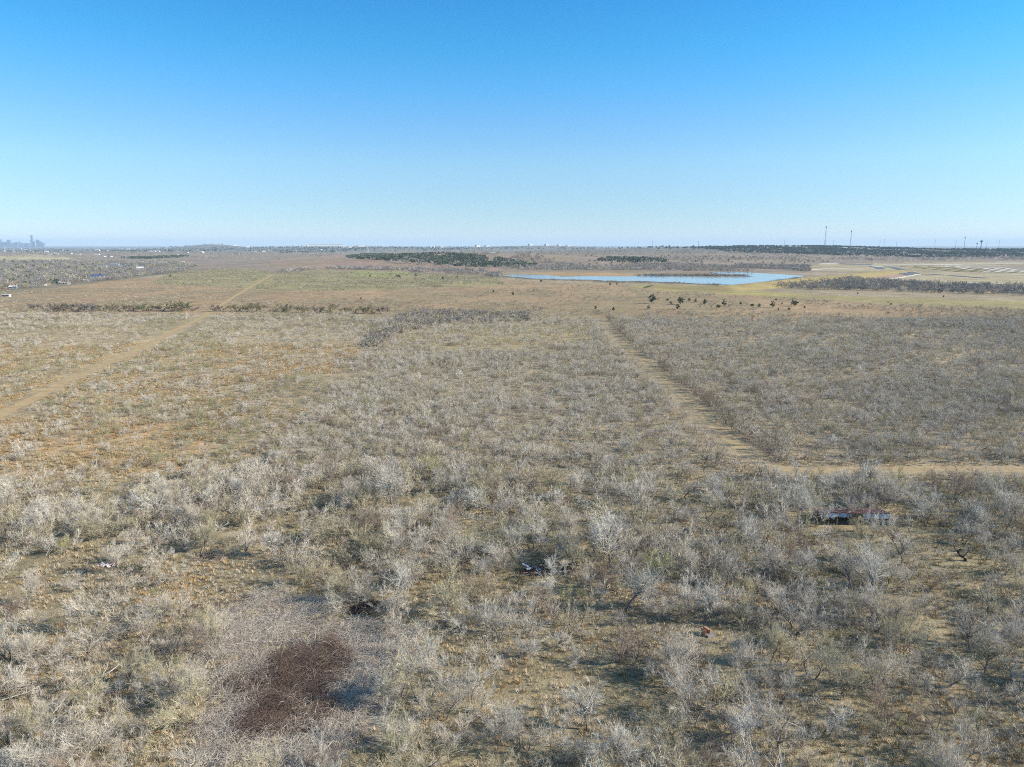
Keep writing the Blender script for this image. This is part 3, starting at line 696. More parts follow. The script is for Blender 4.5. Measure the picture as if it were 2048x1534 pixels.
def single_tree(i):
    x, y, h, k, t, _ = TA[i]; nm, tm, cm = NEAR[int(k)*2 + random.randint(0, 1)]
    e = empty('mesquite_tree', ground_at(x, y), random.uniform(0, 6.28), h/4.6)
    w = random.uniform(1.0, 1.25); e.scale = (e.scale[0]*w, e.scale[1]*w, e.scale[2])
    tag(e, labels[i], 'tree', 'bare mesquite trees of the near scrub')
    link('trunk', tm, e); c = link('crown', cm, e)
    c.material_slots[0].link = 'OBJECT'; c.material_slots[0].material = M[TINTS[int(t)]]
for i in solo: single_tree(i)

# all the further scrub that reads as one mass
A = TA[rest]; n = len(A)
scatter('mesquite_scrub', np.c_[A[:, 0], A[:, 1], T(A[:, 0], A[:, 1])], RNG.uniform(0, 6.28, n), np.c_[A[:, 2]/4.6*RNG.uniform(.95, 1.3, n), A[:, 2]/4.6*RNG.uniform(.95, 1.3, n), A[:, 2]/4.6],
        A[:, 4].astype(int)*NMID + RNG.integers(0, NMID, n), C_MID, 'mass of bare grey mesquite scrub covering the middle ground', 'scrub')
# low brush and saplings between the near trees
X, Y = candidates(2.0, 48, 240); PX, PY = project(X, Y, T(X, Y))
d = .16*(.25 + 1.5*vnoise(X/8, Y/8, 15)); d = np.where(Y > 150, d*.6, d)
for c in CLEAR: d = np.where(inpoly(PX, PY, c), .02, d)
ok = (RNG.uniform(0, 1, X.shape) < d*4) & masked(X, Y, .8) & ~inpoly(PX, PY, THICKET); X, Y = X[ok], Y[ok]; n = len(X)
s = RNG.uniform(.14, .40, n)
scatter('low_brush', np.c_[X, Y, T(X, Y)], RNG.uniform(0, 6.28, n), np.c_[s*1.3, s*1.3, s], pick_tint(n, [.34, .18, .26, .16, .04, .02, 0])*NMID + RNG.integers(0, NMID, n), C_MID,
        'low leafless brush and saplings growing between the near trees', 'brush')
# dry grass
X, Y = candidates(.48, 47, 150); 
ok = masked(X, Y, .55); X, Y = X[ok], Y[ok]; g = vnoise(X/5, Y/5, 21)*.6 + vnoise(X/17, Y/17, 22)*.6
ok = RNG.uniform(0, 1, X.shape) < np.clip((g-.22)*1.5, .12, 1)*np.where(Y > 105, .45, .8); X, Y = X[ok], Y[ok]; n = len(X)
g1 = vnoise(X/11, Y/11, 23) + RNG.normal(0, .13, n); PX, PY = project(X, Y, T(X, Y))
kind = np.where(g1 < .36, 2, np.where(g1 < .62, 0, np.where(g1 < .88, 3, 1)))
scatter('dry_grass', np.c_[X, Y, T(X, Y)], RNG.uniform(0, 6.28, n), RNG.uniform(.5, 1.5, n)**1.1, kind*4 + RNG.integers(0, 4, n), C_TUFT, 'tufts of dry straw-coloured grass over the near ground', 'grass')
X, Y = candidates(1.1, 118, 330); PX, PY = project(X, Y, T(X, Y))
ok = inpoly(PX, PY, [(-900, 640), (640, 640), (760, 660), (640, 800), (470, 985), (-900, 1000)]) & (RNG.uniform(0, 1, X.shape) < np.clip(vnoise(X/9, Y/9, 31)*1.5-.25, 0, .9)) & (polydist(X, Y, W_S) > 3.5)
X, Y = X[ok], Y[ok]; n = len(X)
scatter('orange_bunchgrass', np.c_[X, Y, T(X, Y)], RNG.uniform(0, 6.28, n), RNG.uniform(1.0, 1.9, n), np.where(RNG.uniform(0, 1, n) < .7, 1, 0)*4 + RNG.integers(0, 4, n), C_TUFT, 'clumps of orange bunchgrass on the open ground at left', 'grass')
print('trees', len(TA), 'grass', n)

# bramble thicket
X, Y = candidates(.52, 48, 100); PX, PY = project(X, Y, T(X, Y)); JX, JY = PX + (vnoise(X/3, Y/3, 44)-.5)*90, PY + (vnoise(X/3, Y/3, 45)-.5)*60; th, co, br = inpoly(JX, JY, THICKET), inpoly(JX, JY, CORE), inpoly(JX, JY, BROWN)
k = (th & ~co & (RNG.uniform(0, 1, X.shape) < .26 + .7*(vnoise(X/3.5, Y/3.5, 41)-.4))) ; n = k.sum()
pk = np.where(br[k], np.where(RNG.uniform(0, 1, n) < .7, 1, 3), np.where(RNG.uniform(0, 1, n) < .72, 0, np.where(RNG.uniform(0, 1, n) < .5, 2, 3)))
s = RNG.uniform(.45, 1.15, n)*np.where(br[k], .6, 1)
scatter('grey_bramble', np.c_[X[k], Y[k], T(X[k], Y[k])], RNG.uniform(0, 6.28, n), np.c_[s*1.15, s*1.15, s*.7], pk*4 + RNG.integers(0, 4, n), C_BRAM, 'tangle of dead grey bramble canes around the dark thicket', 'bramble')
k = co & (RNG.uniform(0, 1, X.shape) < .22 + .8*vnoise(X/2.2, Y/2.2, 43)); n = k.sum(); s = np.c_[RNG.uniform(.6, 1.2, (n, 2)), RNG.uniform(.35, 1.05, n)]
scatter('brown_bramble', np.c_[X[k], Y[k], T(X[k], Y[k])], RNG.uniform(0, 6.28, n), s, np.where(RNG.uniform(0, 1, n) < .88, 1, np.where(RNG.uniform(0, 1, n) < .5, 0, 3))*4 + RNG.integers(0, 4, n), C_BRAM, 'dark brown mound of dense bramble in the middle of the thicket', 'bramble')

# ------------------------------------------------------------------ vegetation further out
def poly_points(poly, n, ylim=None, mixw=.35):
    """points on the terrain inside an outline seen in the photograph: part evenly over the ground, part denser towards the viewer"""
    A = np.array(poly, float); lo, hi = A.min(0), A.max(0); q = RNG.uniform(lo, hi, (n*12, 2)); q = q[inpoly(q[:, 0], q[:, 1], poly)][:int(n*(1-mixw))]
    x1, y1 = pix_many(q[:, 0], q[:, 1])
    P = np.array([pix(*p)[:2] for p in poly]); lo, hi = P.min(0), P.max(0); out = np.zeros((0, 2))
    for _ in range(40):
        q = RNG.uniform(lo, hi, (n*3, 2)); q = q[inpoly(q[:, 0], q[:, 1], P)]; out = np.concatenate([out, q])
        if len(out) >= n*mixw: break
    out = out[:int(n*mixw)]
    return np.concatenate([x1, out[:, 0]]), np.concatenate([y1, out[:, 1]])
def far_mass(name, poly, n, h, tints, label, cat, coll=None, nper=None, clump=None, avoid=None):
    X, Y = poly_points(poly, n); k = np.ones(len(X), bool)
    if clump: k &= vnoise(X/clump, Y/clump, 51) > .40 + RNG.normal(0, .09, len(X))
    if avoid is not None: k &= avoid(X, Y)
    X, Y = X[k], Y[k]; m = len(X); s = RNG.uniform(h[0], h[1], m)/4.6
    return scatter(name, np.c_[X, Y, T(X, Y)-.1], RNG.uniform(0, 6.28, m), np.c_[s*1.15, s*1.15, s], pick_tint(m, tints)*(nper or NFAR) + RNG.integers(0, nper or NFAR, m), coll or C_FAR, label, cat)
VH = [tuple(pix(*q)[:2]) for q in [(194, 557), (214, 557.5), (156, 556), (172, 563), (126, 569), (110, 566), (78, 571.5), (13, 569.5), (25, 577), (48, 545), (280, 540), (250, 534.5), (228, 532), (205, 535), (325, 527.5), (348, 527.5), (8, 578.5)]]
def nohouse(X, Y):
    ok = np.ones(X.shape, bool)
    for hx_, hy_ in VH: ok &= ~((np.abs(X-hx_) < 11) & (Y < hy_+8) & (Y > hy_-35))
    return ok
nosw = lambda X, Y: polydist(X, Y, W_S) > 7
far_mass('grassland_shrubs', [(-200, 640), (-200, 590), (200, 575), (560, 546), (1000, 556), (1270, 575), (1450, 590), (2200, 625), (2200, 640)], 9000, (.9, 2.2), [.35, .1, .3, .2, .15, 0, .1], 'low shrubs scattered over the brown grassland', 'shrub', avoid=nosw, clump=40)
far_mass('green_brush', GREENBAND, 6500, (1.3, 3.0), [.14, 0, .28, .1, .38, .06, .1], 'green-tinged brush along the far rise', 'brush', avoid=nosw, clump=30)
far_mass('creek_thicket', [(760, 660), (800, 632), (835, 622), (1060, 630), (1065, 642), (900, 645), (800, 668), (745, 700), (735, 690)], 800, (2.4, 4.4), [.12, .0, .22, .16, .05, 0, .45], 'dense olive thicket along the hidden creek', 'thicket')
far_mass('streamside_wood', STRIP, 1700, (3.5, 6.8), [.12, 0, .06, .10, 0, 0, .7], 'dark strip of bare grey wood beside the mown spillway', 'wood')
far_mass('lakeside_wood', [(560, 548), (640, 538), (760, 541), (960, 552), (1005, 556), (1000, 545), (940, 540), (700, 535), (560, 541)], 1500, (3, 7), [.2, .05, .1, .05, 0, 0, .6], 'bare grey trees in the hollow below the cedar hill', 'wood', clump=60)
far_mass('far_shore_wood', [(1120, 541), (1300, 543), (1420, 542), (1620, 545), (1620, 532), (1400, 528), (1100, 528), (1000, 540)], 4200, (3, 6.5), [.25, .05, .1, .2, 0, 0, .5], 'bare scrub wood on the slope across the lake', 'wood', clump=90)
far_mass('village_wood', [(-200, 585), (0, 582), (120, 572), (215, 562), (360, 545), (400, 532), (330, 522), (150, 522), (-200, 525)], 6500, (3.5, 7.5), [.06, .0, .14, .08, .06, 0, .66], 'bare grey trees around the village houses', 'wood', avoid=lambda X, Y: nohouse(X, Y))
far_mass('hill_scrub', [(1000, 528), (1300, 524), (1640, 526), (2200, 520), (2200, 503), (1500, 500), (1050, 502)], 5200, (3, 7), [.2, .02, .06, .35, 0, 0, .4], 'reddish grey scrub on the far hillsides', 'scrub', clump=120)
far_mass('plain_scrub', [(-200, 510), (600, 520), (700, 508), (1000, 510), (1000, 499), (-200, 499)], 3600, (4, 8), [.25, .02, .06, .3, 0, 0, .4], 'grey brown scrub on the far plain', 'scrub', clump=160)
far_mass('shore_reeds', [(1000, 553), (1060, 557.5), (1130, 560), (1230, 563.6), (1330, 564.8), (1440, 570), (1440, 572), (1330, 567.5), (1230, 566), (1130, 562.5), (1060, 560), (995, 556)], 900, (1.2, 2.6), [.2, 0, .3, .4, 0, 0, .1], 'brown reeds and brush along the near lake shore', 'reeds', clump=30)
far_mass('spit_brush', [(1262, 551.5), (1340, 550.5), (1430, 551), (1500, 552.6), (1430, 552.6), (1340, 551.6)], 420, (2, 4.2), [.2, 0, .2, .3, 0, 0, .3], 'bare brush on the spit reaching into the lake', 'brush')
# evergreens
far_mass('cedar_wood', [(690, 512), (760, 508), (830, 509), (900, 507), (1000, 517), (1075, 530), (1060, 536), (960, 534), (880, 531), (800, 522), (715, 518)], 8500, (3.2, 7.5), [.40, .55, .05], 'dark green cedar wood on the hill left of the lake', 'wood', C_JUN, 3, clump=24)
far_mass('hill_wood', [(700, 516), (760, 507), (900, 506), (1000, 516), (1090, 531), (1060, 540), (900, 536), (780, 526)], 1500, (3.5, 6.5), [.35, .15, .2, .1, 0, 0, .2], 'bare grey trees mixed into the cedar wood on the hill', 'wood', clump=35)
far_mass('cedar_copse', [(1200, 518), (1250, 513), (1330, 518), (1335, 525), (1260, 526), (1190, 522)], 330, (4, 7.5), [.6, .3, .1], 'loose cedar copse on the slope behind the lake', 'wood', C_JUN, 3)
X, Y = poly_points([(1100, 530), (1300, 513), (1640, 512), (1640, 528), (1400, 534)], 85, mixw=.5)
for i in range(len(X)):
    h = random.uniform(3.2, 6.5); o = link('cedar_tree', JFAR[i % 3], None, ground_at(X[i], Y[i]), random.uniform(0, 6.28), h/4.6)
    tag(o, 'small dark cedar standing alone on the slope behind the lake', 'tree', 'lone cedars on the slope behind the lake')
n = 22000; X = RNG.uniform(800, 3400, n); Y = RNG.uniform(2150, 3300, n); edge = 2260 + 160*vnoise(X/300, X/900, 61) + np.where(X < 1200, (1200-X)*.8, 0) + np.clip(X-2000, 0, 900)*.1
k = (Y > edge) & (vnoise(X/70, Y/70, 62) > .34 + RNG.normal(0, .1, n)); X, Y = X[k], Y[k]; n = len(X); sz = RNG.uniform(4.5, 10, n)/4.6
scatter('ridge_forest', np.c_[X, Y, T(X, Y)-.2], RNG.uniform(0, 6.28, n), np.c_[sz*1.2, sz*1.2, sz], pick_tint(n, [.15, .25, .6])*3 + RNG.integers(0, 3, n), C_JUN, 'blue-green cedar forest along the right horizon ridge', 'forest')
far_mass('village_evergreens', [(-200, 575), (120, 570), (215, 556), (300, 532), (330, 524), (150, 522), (-200, 525)], 420, (4, 8.5), [.5, .45, .05], 'dark live oaks among the village trees', 'tree', C_JUN, 3, avoid=lambda X, Y: nohouse(X, Y))
far_mass('tree_belt', [(235, 517), (300, 514), (375, 511), (378, 514), (300, 518)], 330, (6, 9), [.5, .3, .2], 'dark evergreen belt beyond the village', 'wood', C_JUN, 3)
far_mass('plain_trees', [(-200, 505), (500, 503), (560, 507), (700, 504), (1000, 499), (1450, 500), (1450, 494.5), (-200, 494.5)], 3600, (7, 13), [.15, .15, .7], 'bluish tree lines across the far plain', 'wood', C_JUN, 3, clump=220)

# single junipers on the brown grassland
JL = [(1304,606,20,'largest dark juniper, tall clump in the open grassland'),(1297,618,10,'round juniper at the foot of the tall one'),(1362,608,17,'broad dark juniper right of the tallest one'),(1355,618,12,'low juniper in front of the broad one'),
 (1448,611,14,'dark juniper beside a smaller twin in mid grassland'),(1437,616,9,'small juniper left of its darker twin'),(1409,608,11,'juniper between the broad one and the twins'),(1545,614,14,'juniper in the middle of the right-hand row'),(1589,612,15,'rightmost large dark juniper of the grassland row'),
 (1378,602,8,'small juniper above the broad one'),(1391,604,9,'small juniper in the gap above the twins'),(1335,601,6,'tiny juniper right above the tallest one'),(1342,608,7,'tiny juniper left of the broad one'),(1481,609,8,'small juniper right of the twins'),(1504,613,8,'olive juniper between twins and right row'),
 (1518,614,9,'squat juniper left of the right row'),(1557,620,6,'tiny juniper below the right row'),(1578,620,7,'small juniper below the rightmost large one'),(1609,616,6,'tiny juniper at the right end of the row'),(1564,608,6,'tiny juniper above the right row'),(1552,600,5,'speck-like juniper near the spillway'),
 (1227,621,9,'lone juniper left above the dirt track'),(1191,618,9,'lone dark juniper left of the track head'),(1146,659,9,'single black juniper in the scrub by the creek thicket'),(1220,571,7,'dark juniper below the lake shore'),(1234,569,6,'smaller juniper below the lake shore'),(1082,564,6,'juniper near the lake tip'),
 (1026,590,8,'juniper alone in the brown meadow'),(1067,583,5,'small juniper in the brown meadow'),(795,554,7,'dark juniper on the green rise'),(800,555,6,'twin of the juniper on the green rise'),(832,552,7,'juniper right of the twins on the rise'),(740,553,5,'small juniper left on the green rise'),
 (886,559,8,'juniper at the right end of the green rise'),(915,556,6,'juniper above the meadow right of the rise'),(722,598,5,'speck-like juniper in the orange meadow'),(987,584,6,'juniper above the creek thicket'),(341,554,8,'black juniper near the village edge'),(1782,610,6,'dark juniper just below the mown spillway'),(1715,588,5,'small juniper above the mown spillway'),
 (1887,594,5,'small juniper above the spillway at right'),(1777,627,6,'small juniper at the edge of the right scrub')]
for i, (x, y, hp_, lab) in enumerate(JL):
    p = pix(x, y+1); dep = p.y; h = hp_*dep/FPX*.95
    e = empty('juniper_tree', p, random.uniform(0, 6.28), h/4.3); tag(e, lab, 'tree', 'dark junipers of the open grassland')
    link('crown', JUN[i % 3], e); mb = MB(); mb.tube([(0, 0, -.2), (.05, .02, .9), (0, .1, 2.2)], [.16, .13, .07], 6); mb.build('trunk', 'bark', e)
# yellow autumn tree in the village
e = empty('autumn_tree', pix(307, 536), 0, 1.6); tag(e, 'bright orange-yellow autumn tree at the village edge', 'tree'); v, f = leaf_crown(77, 22, 22, 2.0, 2.4, 2.8, .3); link('crown', mesh_data('crown', v, f, 'autumn'), e)
MB().tube([(0, 0, -.2), (.1, 0, 1.2), (0, .1, 2.6)], [.2, .16, .08], 6).build('trunk', 'bark', e)
e = empty('autumn_tree', pix(989, 551), 0, 1.3); tag(e, 'small yellow tree at the left tip of the lake', 'tree'); v, f = leaf_crown(78, 14, 18, 1.5, 2.0, 2.4, .3); link('crown', mesh_data('crown', v, f, 'autumn'), e)
MB().tube([(0, 0, -.2), (.1, 0, 1.2), (0, .1, 2.2)], [.16, .13, .08], 6).build('trunk', 'bark', e)

M['hedge_olive'] = simple('hedge_olive', (0.18, 0.16, 0.085), var=.3, scale=.8); M['hedge_brown'] = simple('hedge_brown', (0.14, 0.115, 0.095), var=.3, scale=.8); M['hedge_green'] = simple('hedge_green', (0.14, 0.155, 0.07), var=.3, scale=.8)
HEDGE = []
for i in range(4):
    (tv, tf), (cv, cf) = bare_tree(450+i, 5.0, stems=4, lean=.7, spread=1.0, limbs=3, branches=4, lets=3, tw=3, twr=.040, low=.12); HEDGE.append((mesh_data('trunk', tv, tf, 'bark'), mesh_data('crown', cv, cf, 'twig_grey')))
# shrubs of the old fence row
HR = [(68,622,16,0),(98,622,12,3),(112,623,18,0),(126,622,16,2),(140,622,17,0),(152,623,14,0),(165,622,18,0),(178,623,18,1),(190,622,15,0),(205,622,13,2),(222,622,16,2),(238,623,14,0),(252,622,15,2),(266,622,16,0),(280,623,17,4),(296,622,17,2),(312,622,15,4),(326,622,14,0),
      (345,622,20,2),(358,623,22,2),(372,622,20,4),(386,622,12,0),(430,623,15,0),(444,622,11,2),(466,623,16,2),(480,622,16,4),(494,623,15,2),(508,623,20,2),(520,624,18,2),(548,624,10,0),(566,624,18,4),(576,624,15,2),(600,625,16,2),(611,625,13,2),(638,627,16,3),(660,626,20,4),(692,627,14,3),(715,627,18,2),(728,627,14,4),(745,627,18,2),(768,628,16,3)]
for i, (x, y, hp_, t) in enumerate(HR):
    p = pix(x, y); h = hp_*p.y/FPX; tm, cm = HEDGE[i % 4]
    e = empty('fence_row_shrub', p, random.uniform(0, 6.28), h/4.6); e.scale = (e.scale[0]*1.5, e.scale[1]*1.4, e.scale[2])
    k = i if x < 400 else i-22
    tag(e, '%s %s shrub, %s in the fence row %s of the swath' % ('tall' if hp_ > 16 else 'low', ['brown', 'grey', 'olive', 'dark', 'green'][t], ORD[k] if k < 20 else 'number twenty-%s' % ('one' if k == 20 else 'two'), 'left' if x < 400 else 'right'), 'shrub', 'shrubs of the old fence row')
    link('trunk', tm, e); c = link('crown', cm, e); c.material_slots[0].link = 'OBJECT'; c.material_slots[0].material = M[['hedge_brown', 'grey_wood', 'hedge_olive', 'hedge_brown', 'hedge_green'][t]]

# ------------------------------------------------------------------ things in the near scrub
M['rust'] = simple('rust_sheet', (0.20, 0.065, 0.045), rough=.75, scale=2.2, col2=(0.40, 0.20, 0.15))
M['white_sheet'] = simple('white_sheet', (0.50, 0.51, 0.51), rough=.6, scale=1.8, col2=(0.36, 0.41, 0.47))
M['blue_sheet'] = simple('blue_sheet', (0.30, 0.42, 0.58), rough=.6, scale=1.8, col2=(0.55, 0.62, 0.70))
M['old_wood'] = simple('old_wood', (0.24, 0.19, 0.145), var=.3, scale=2)
M['pale_wood'] = simple('pale_wood', (0.56, 0.47, 0.34), var=.15, scale=2)
M['brown_wood'] = simple('brown_wood', (0.20, 0.10, 0.075), var=.3, scale=2)
M['dark_metal'] = simple('dark_metal', (0.045, 0.047, 0.055), rough=.5, var=.3, scale=2)
M['grey_metal'] = simple('grey_metal', (0.32, 0.34, 0.38), rough=.5, var=.25, scale=2)
M['orange_paint'] = simple('orange_paint', (0.44, 0.24, 0.16), var=.15, scale=3)
M['charred'] = simple('charred', (0.045, 0.038, 0.036), var=.3, scale=2)  # near-black wood; on the junk heap it also stands for shade
M['pink_plastic'] = simple('pink_plastic', (0.62, 0.45, 0.46), var=.2, scale=3)
M['white_paint'] = simple('white_paint', (0.62, 0.61, 0.59), rough=.6, var=.08, scale=.5)
M['cream_wall'] = simple('cream_wall', (0.62, 0.56, 0.45), var=.1, scale=.5)
M['grey_roof'] = simple('grey_roof', (0.24, 0.24, 0.25), var=.2, scale=.6)
M['navy_roof'] = simple('navy_roof', (0.06, 0.08, 0.16), rough=.6, var=.25, scale=.6)
M['brown_roof'] = simple('brown_roof', (0.22, 0.15, 0.12), var=.2, scale=.6)
M['tan_wall'] = simple('tan_wall', (0.46, 0.36, 0.26), var=.15, scale=.5)
M['red_paint'] = simple('red_paint', (0.48, 0.06, 0.05), rough=.35, var=.1, scale=.5)
M['blue_paint'] = simple('blue_paint', (0.22, 0.40, 0.58), rough=.5, var=.1, scale=.5)
M['window_dark'] = simple('window_dark', (0.04, 0.05, 0.06), rough=.15, var=.1, scale=.5, spec=.5)
M['tower_glass'] = simple('tower_glass', (0.10, 0.15, 0.22), rough=.3, var=.15, scale=.02, spec=.5)
M['tower_pale'] = simple('tower_pale', (0.22, 0.26, 0.31), var=.12, scale=.02)
M['steel'] = simple('steel', (0.10, 0.10, 0.11), rough=.6, var=.2, scale=.1)

# open-fronted shed with a rusty roof falling to the back
e = empty('open_shed', SHED, R(-1.0)); tag(e, 'long low open shed with rusty red roof and white tin fascia', 'shed')
LN, DP, HF, HB = 10.8, 4.2, 2.15, 1.25
for i in range(6):
    x = -LN/2 + .1 + i*(LN-.2)/5
    MB().box(x, .1, HF/2-.15, .14, .14, HF+.3).build('post', 'pale_wood' if i == 5 else 'old_wood', e)
    MB().box(x, DP-.1, HB/2-.15, .14, .14, HB+.3).build('post', 'old_wood', e)
MB().box(0, .02, HF-.10, LN, .06, .16).build('front_beam', 'old_wood', e)
MB().box(0, DP-.05, HB-.1, LN, .06, .14).build('back_beam', 'old_wood', e)
slope = math.atan2(HF-HB, DP); ns = 12; sw = LN/ns
for i in range(ns):
    x = -LN/2 + sw*(i+.5); rm = Matrix.Translation((x+random.uniform(-.02, .02), DP/2 + random.uniform(-.1, .1), (HF+HB)/2+.07+random.uniform(0, .05))) @ Matrix.Rotation(random.uniform(-.015, .015), 4, 'Z') @ Matrix.Rotation(-slope+random.uniform(-.01, .01), 4, 'X')
    MB().corr(sw*1.04, DP/math.cos(slope)+.5, 5, .016, rm).build('roof_sheet', 'rust', e)
for i in range(ns):
    if i in (5, 6): continue
    x = -LN/2 + sw*(i+.5); left_half = i < 6
    hgt_ = random.uniform(.55, .75) if left_half else random.uniform(.85, .95)
    rm = Matrix.Translation((x, -.04, HF-.03-hgt_/2)) @ Matrix.Rotation(random.uniform(-.06, .06) if left_half else random.uniform(-.01, .01), 4, 'Y') @ Matrix.Rotation(R(90), 4, 'X')
    MB().corr(sw*.98, hgt_, 5, .014, rm).build('fascia_sheet', 'blue_sheet' if left_half and i % 2 else 'grey_metal' if left_half else 'white_sheet', e)
MB().box(0, DP+.03, HB/2-.1, LN, .05, HB+.2).build('back_wall', 'rust', e)
for sx in (1,):
    o = MB().add([(sx*(LN/2+.03), 0.05, 0), (sx*(LN/2+.03), DP, 0), (sx*(LN/2+.03), DP, HB), (sx*(LN/2+.03), .05, HF-.1), (sx*(LN/2-.02), 0.05, 0), (sx*(LN/2-.02), DP, 0), (sx*(LN/2-.02), DP, HB), (sx*(LN/2-.02), .05, HF-.1)],
             [(0,1,2,3), (7,6,5,4), (0,4,5,1), (1,5,6,2), (2,6,7,3), (3,7,4,0)]).build('side_wall', 'brown_wood' if sx < 0 else 'old_wood', e)

def rot3(a, b, c): return (Matrix.Rotation(c, 3, 'Z') @ Matrix.Rotation(b, 3, 'Y') @ Matrix.Rotation(a, 3, 'X'))
def brush_heap(e, n, rx, ry, h, material, seed, name='branch', parts=14):
    """a heap of interlaced cut branches, a dozen bundles as parts"""
    rng = random.Random(seed)
    for k in range(parts):
        mb = MB()
        for i in range(n//parts):
            a = rng.uniform(0, 6.28); r = math.sqrt(rng.random()); x, y = math.cos(a)*rx*r, math.sin(a)*ry*r
            top = h*(1-r*r)+.12; z = rng.uniform(.02, top); d = Vector((rng.gauss(0, 1), rng.gauss(0, 1), rng.gauss(0, .28))).normalized(); l = rng.uniform(.7, 1.9)
            p = Vector((x, y, z)); q = p + d*l*.5 + Vector((rng.gauss(0, .1), rng.gauss(0, .1), rng.gauss(0, .08))); s = p - d*l*.5
            for w in (p, q, s): w.z = max(w.z, .02)
            r0 = rng.uniform(.012, .04); mb.tube([s, p, q], [r0, r0*.8, r0*.35], 4)
        mb.build(name, material, e)
e = empty('junk_heap', DEBRIS, .1); tag(e, 'long dark heap of timber, branches and bluish sheets', 'junk heap')
brush_heap(e, 330, 4.1, 1.5, .9, 'charred', 5, 'charred_branch')  # heap lies in shadow; the near-black branch colour carries that shade
for i, (x, y, z, sx, sy, a, b, c, m_) in enumerate([(-2.4, -.5, .75, 1.0, .35, .5, .1, .5, 'grey_metal'), (-1.7, -.2, .8, 1.1, .5, -.7, .5, .9, 'blue_sheet'), (-2.9, .2, .95, 1.0, .25, .3, .3, -.5, 'white_sheet'), (-1.1, -.7, .55, .8, .5, .9, .2, -1.1, 'blue_sheet')]):
    mb = MB(); mb.corr(sx, sy, 4, .02, Matrix.Translation((x, y, z)) @ rot3(a, b, c).to_4x4()); mb.build('bent_sheet', m_, e)
for x, y, z, l, a, b, c, m_ in [(-2.6, -.9, .3, 1.8, .1, .25, .3, 'brown_wood'), (-1.9, -1.1, .2, 1.5, .2, -.1, -.2, 'brown_wood'), (1.6, -.9, .25, 2.2, 0, .12, .15, 'grey_wood'), (3.2, -.6, .2, 1.6, 0, .1, .8, 'old_wood'), (-3.4, -1.2, .12, 2.6, 0, .03, .08, 'grey_wood')]:
    MB().box(x, y, z, l, .16, .07, rot3(a, b, c)).build('board', m_, e)
e = empty('board_pile', BOARDS, 0); tag(e, 'pile of pale boards leaning on a dark hollow metal drum', 'board pile')
mb = MB(); n = 14; v, f = [], []
for j, (y, r) in enumerate([(-.55, .5), (.6, .5), (.6, .44), (-.5, .44)]):
    v += [(math.cos(t*2*math.pi/n)*r+.15, y, math.sin(t*2*math.pi/n)*r+.46) for t in range(n)]
for j in range(3): f += [(j*n+t, (j+1)*n+t, (j+1)*n+(t+1) % n, j*n+(t+1) % n) for t in range(n)]
f += [(3*n+t, t, (t+1) % n, 3*n+(t+1) % n) for t in range(n)]; mb.add(v, f); mb.build('drum', 'dark_metal', e)
for x, y, z, l, w, a, b, c, m_ in [(-1.0, -.1, .55, 2.3, .12, 0, -.5, .75, 'pale_wood'), (-1.5, .3, .35, 1.6, .26, .3, -.35, .8, 'white_paint'), (-1.35, .1, .42, 1.7, .2, .2, -.4, .8, 'brown_wood'), (-1.7, -.5, .2, 1.0, .3, 0, 0, .3, 'pale_wood'), (.4, -.9, .15, 1.5, .3, .2, .2, -.9, 'brown_wood'),
                                   (.9, .3, .7, 1.2, .14, 0, -.6, -.6, 'grey_metal'), (-1.2, -.8, .1, 1.4, .2, 0, .05, .1, 'grey_metal'), (1.5, .4, .6, 1.3, .1, 0, -.9, .6, 'pale_wood')]:
    MB().box(x, y, z, l, w, .06, rot3(a, b, c)).build('board', m_, e)
MB().tube([(.95, .5, -.2), (.97, .52, 1.5), (.95, .5, 3.1)], [.06, .05, .04], 6).build('pole', 'pale_wood', e)
e = empty('orange_crate', CRATE, R(28), .85); tag(e, 'open orange wooden crate standing in the grass', 'crate')
MB().box(-.42, 0, .48, .06, 1.0, .96).build('side_panel', 'orange_paint', e); MB().box(.40, 0, .48, .06, 1.0, .96).build('side_panel', 'orange_paint', e)
MB().box(-.01, .49, .46, .76, .05, .88).build('back_panel', 'orange_paint', e); MB().box(.18, .0, .93, .36, .92, .05).build('top_panel', 'orange_paint', e); MB().box(-.01, 0, .06, .76, .92, .05).build('base_panel', 'brown_wood', e)
p = pix(1421, 1272); o = MB().box(0, 0, .12, 1.0, .6, .22, rot3(.12, -.08, .3)).build('stone_slab', 'grey_wood', None, p); tag(o, 'flat grey slab lying right beside the orange crate', 'slab')
e = empty('brush_pile', BRUSH1, 0); tag(e, 'dark pile of cut branches at the upper right of the thicket', 'brush pile'); brush_heap(e, 300, 2.6, 1.5, 1.0, 'charred', 8)
e = empty('brush_pile', BRUSH2, 0); tag(e, 'small dark brush pile left of the bramble thicket', 'brush pile'); brush_heap(e, 130, 1.5, .9, .7, 'charred', 9, parts=8)
MB().box(.3, -.5, .15, 1.4, .14, .06, rot3(0, .1, .4)).build('board', 'pink_plastic', e)
e = empty('brush_pile', pix(432, 1112), 0); tag(e, 'grey brush pile under the trees above the thicket', 'brush pile'); brush_heap(e, 200, 2.2, 1.2, .9, 'bark', 10, parts=10)
e = empty('brush_pile', pix(1180, 1072), 0); tag(e, 'reddish brown brush pile left of the tall white tree', 'brush pile'); brush_heap(e, 240, 2.8, 1.6, 1.1, 'bramble_brown', 11, parts=10)
e = empty('rubbish_heap', RUBBISH, 0); tag(e, 'low heap of pinkish plastic rubbish under small trees', 'rubbish')
rg = random.Random(4)
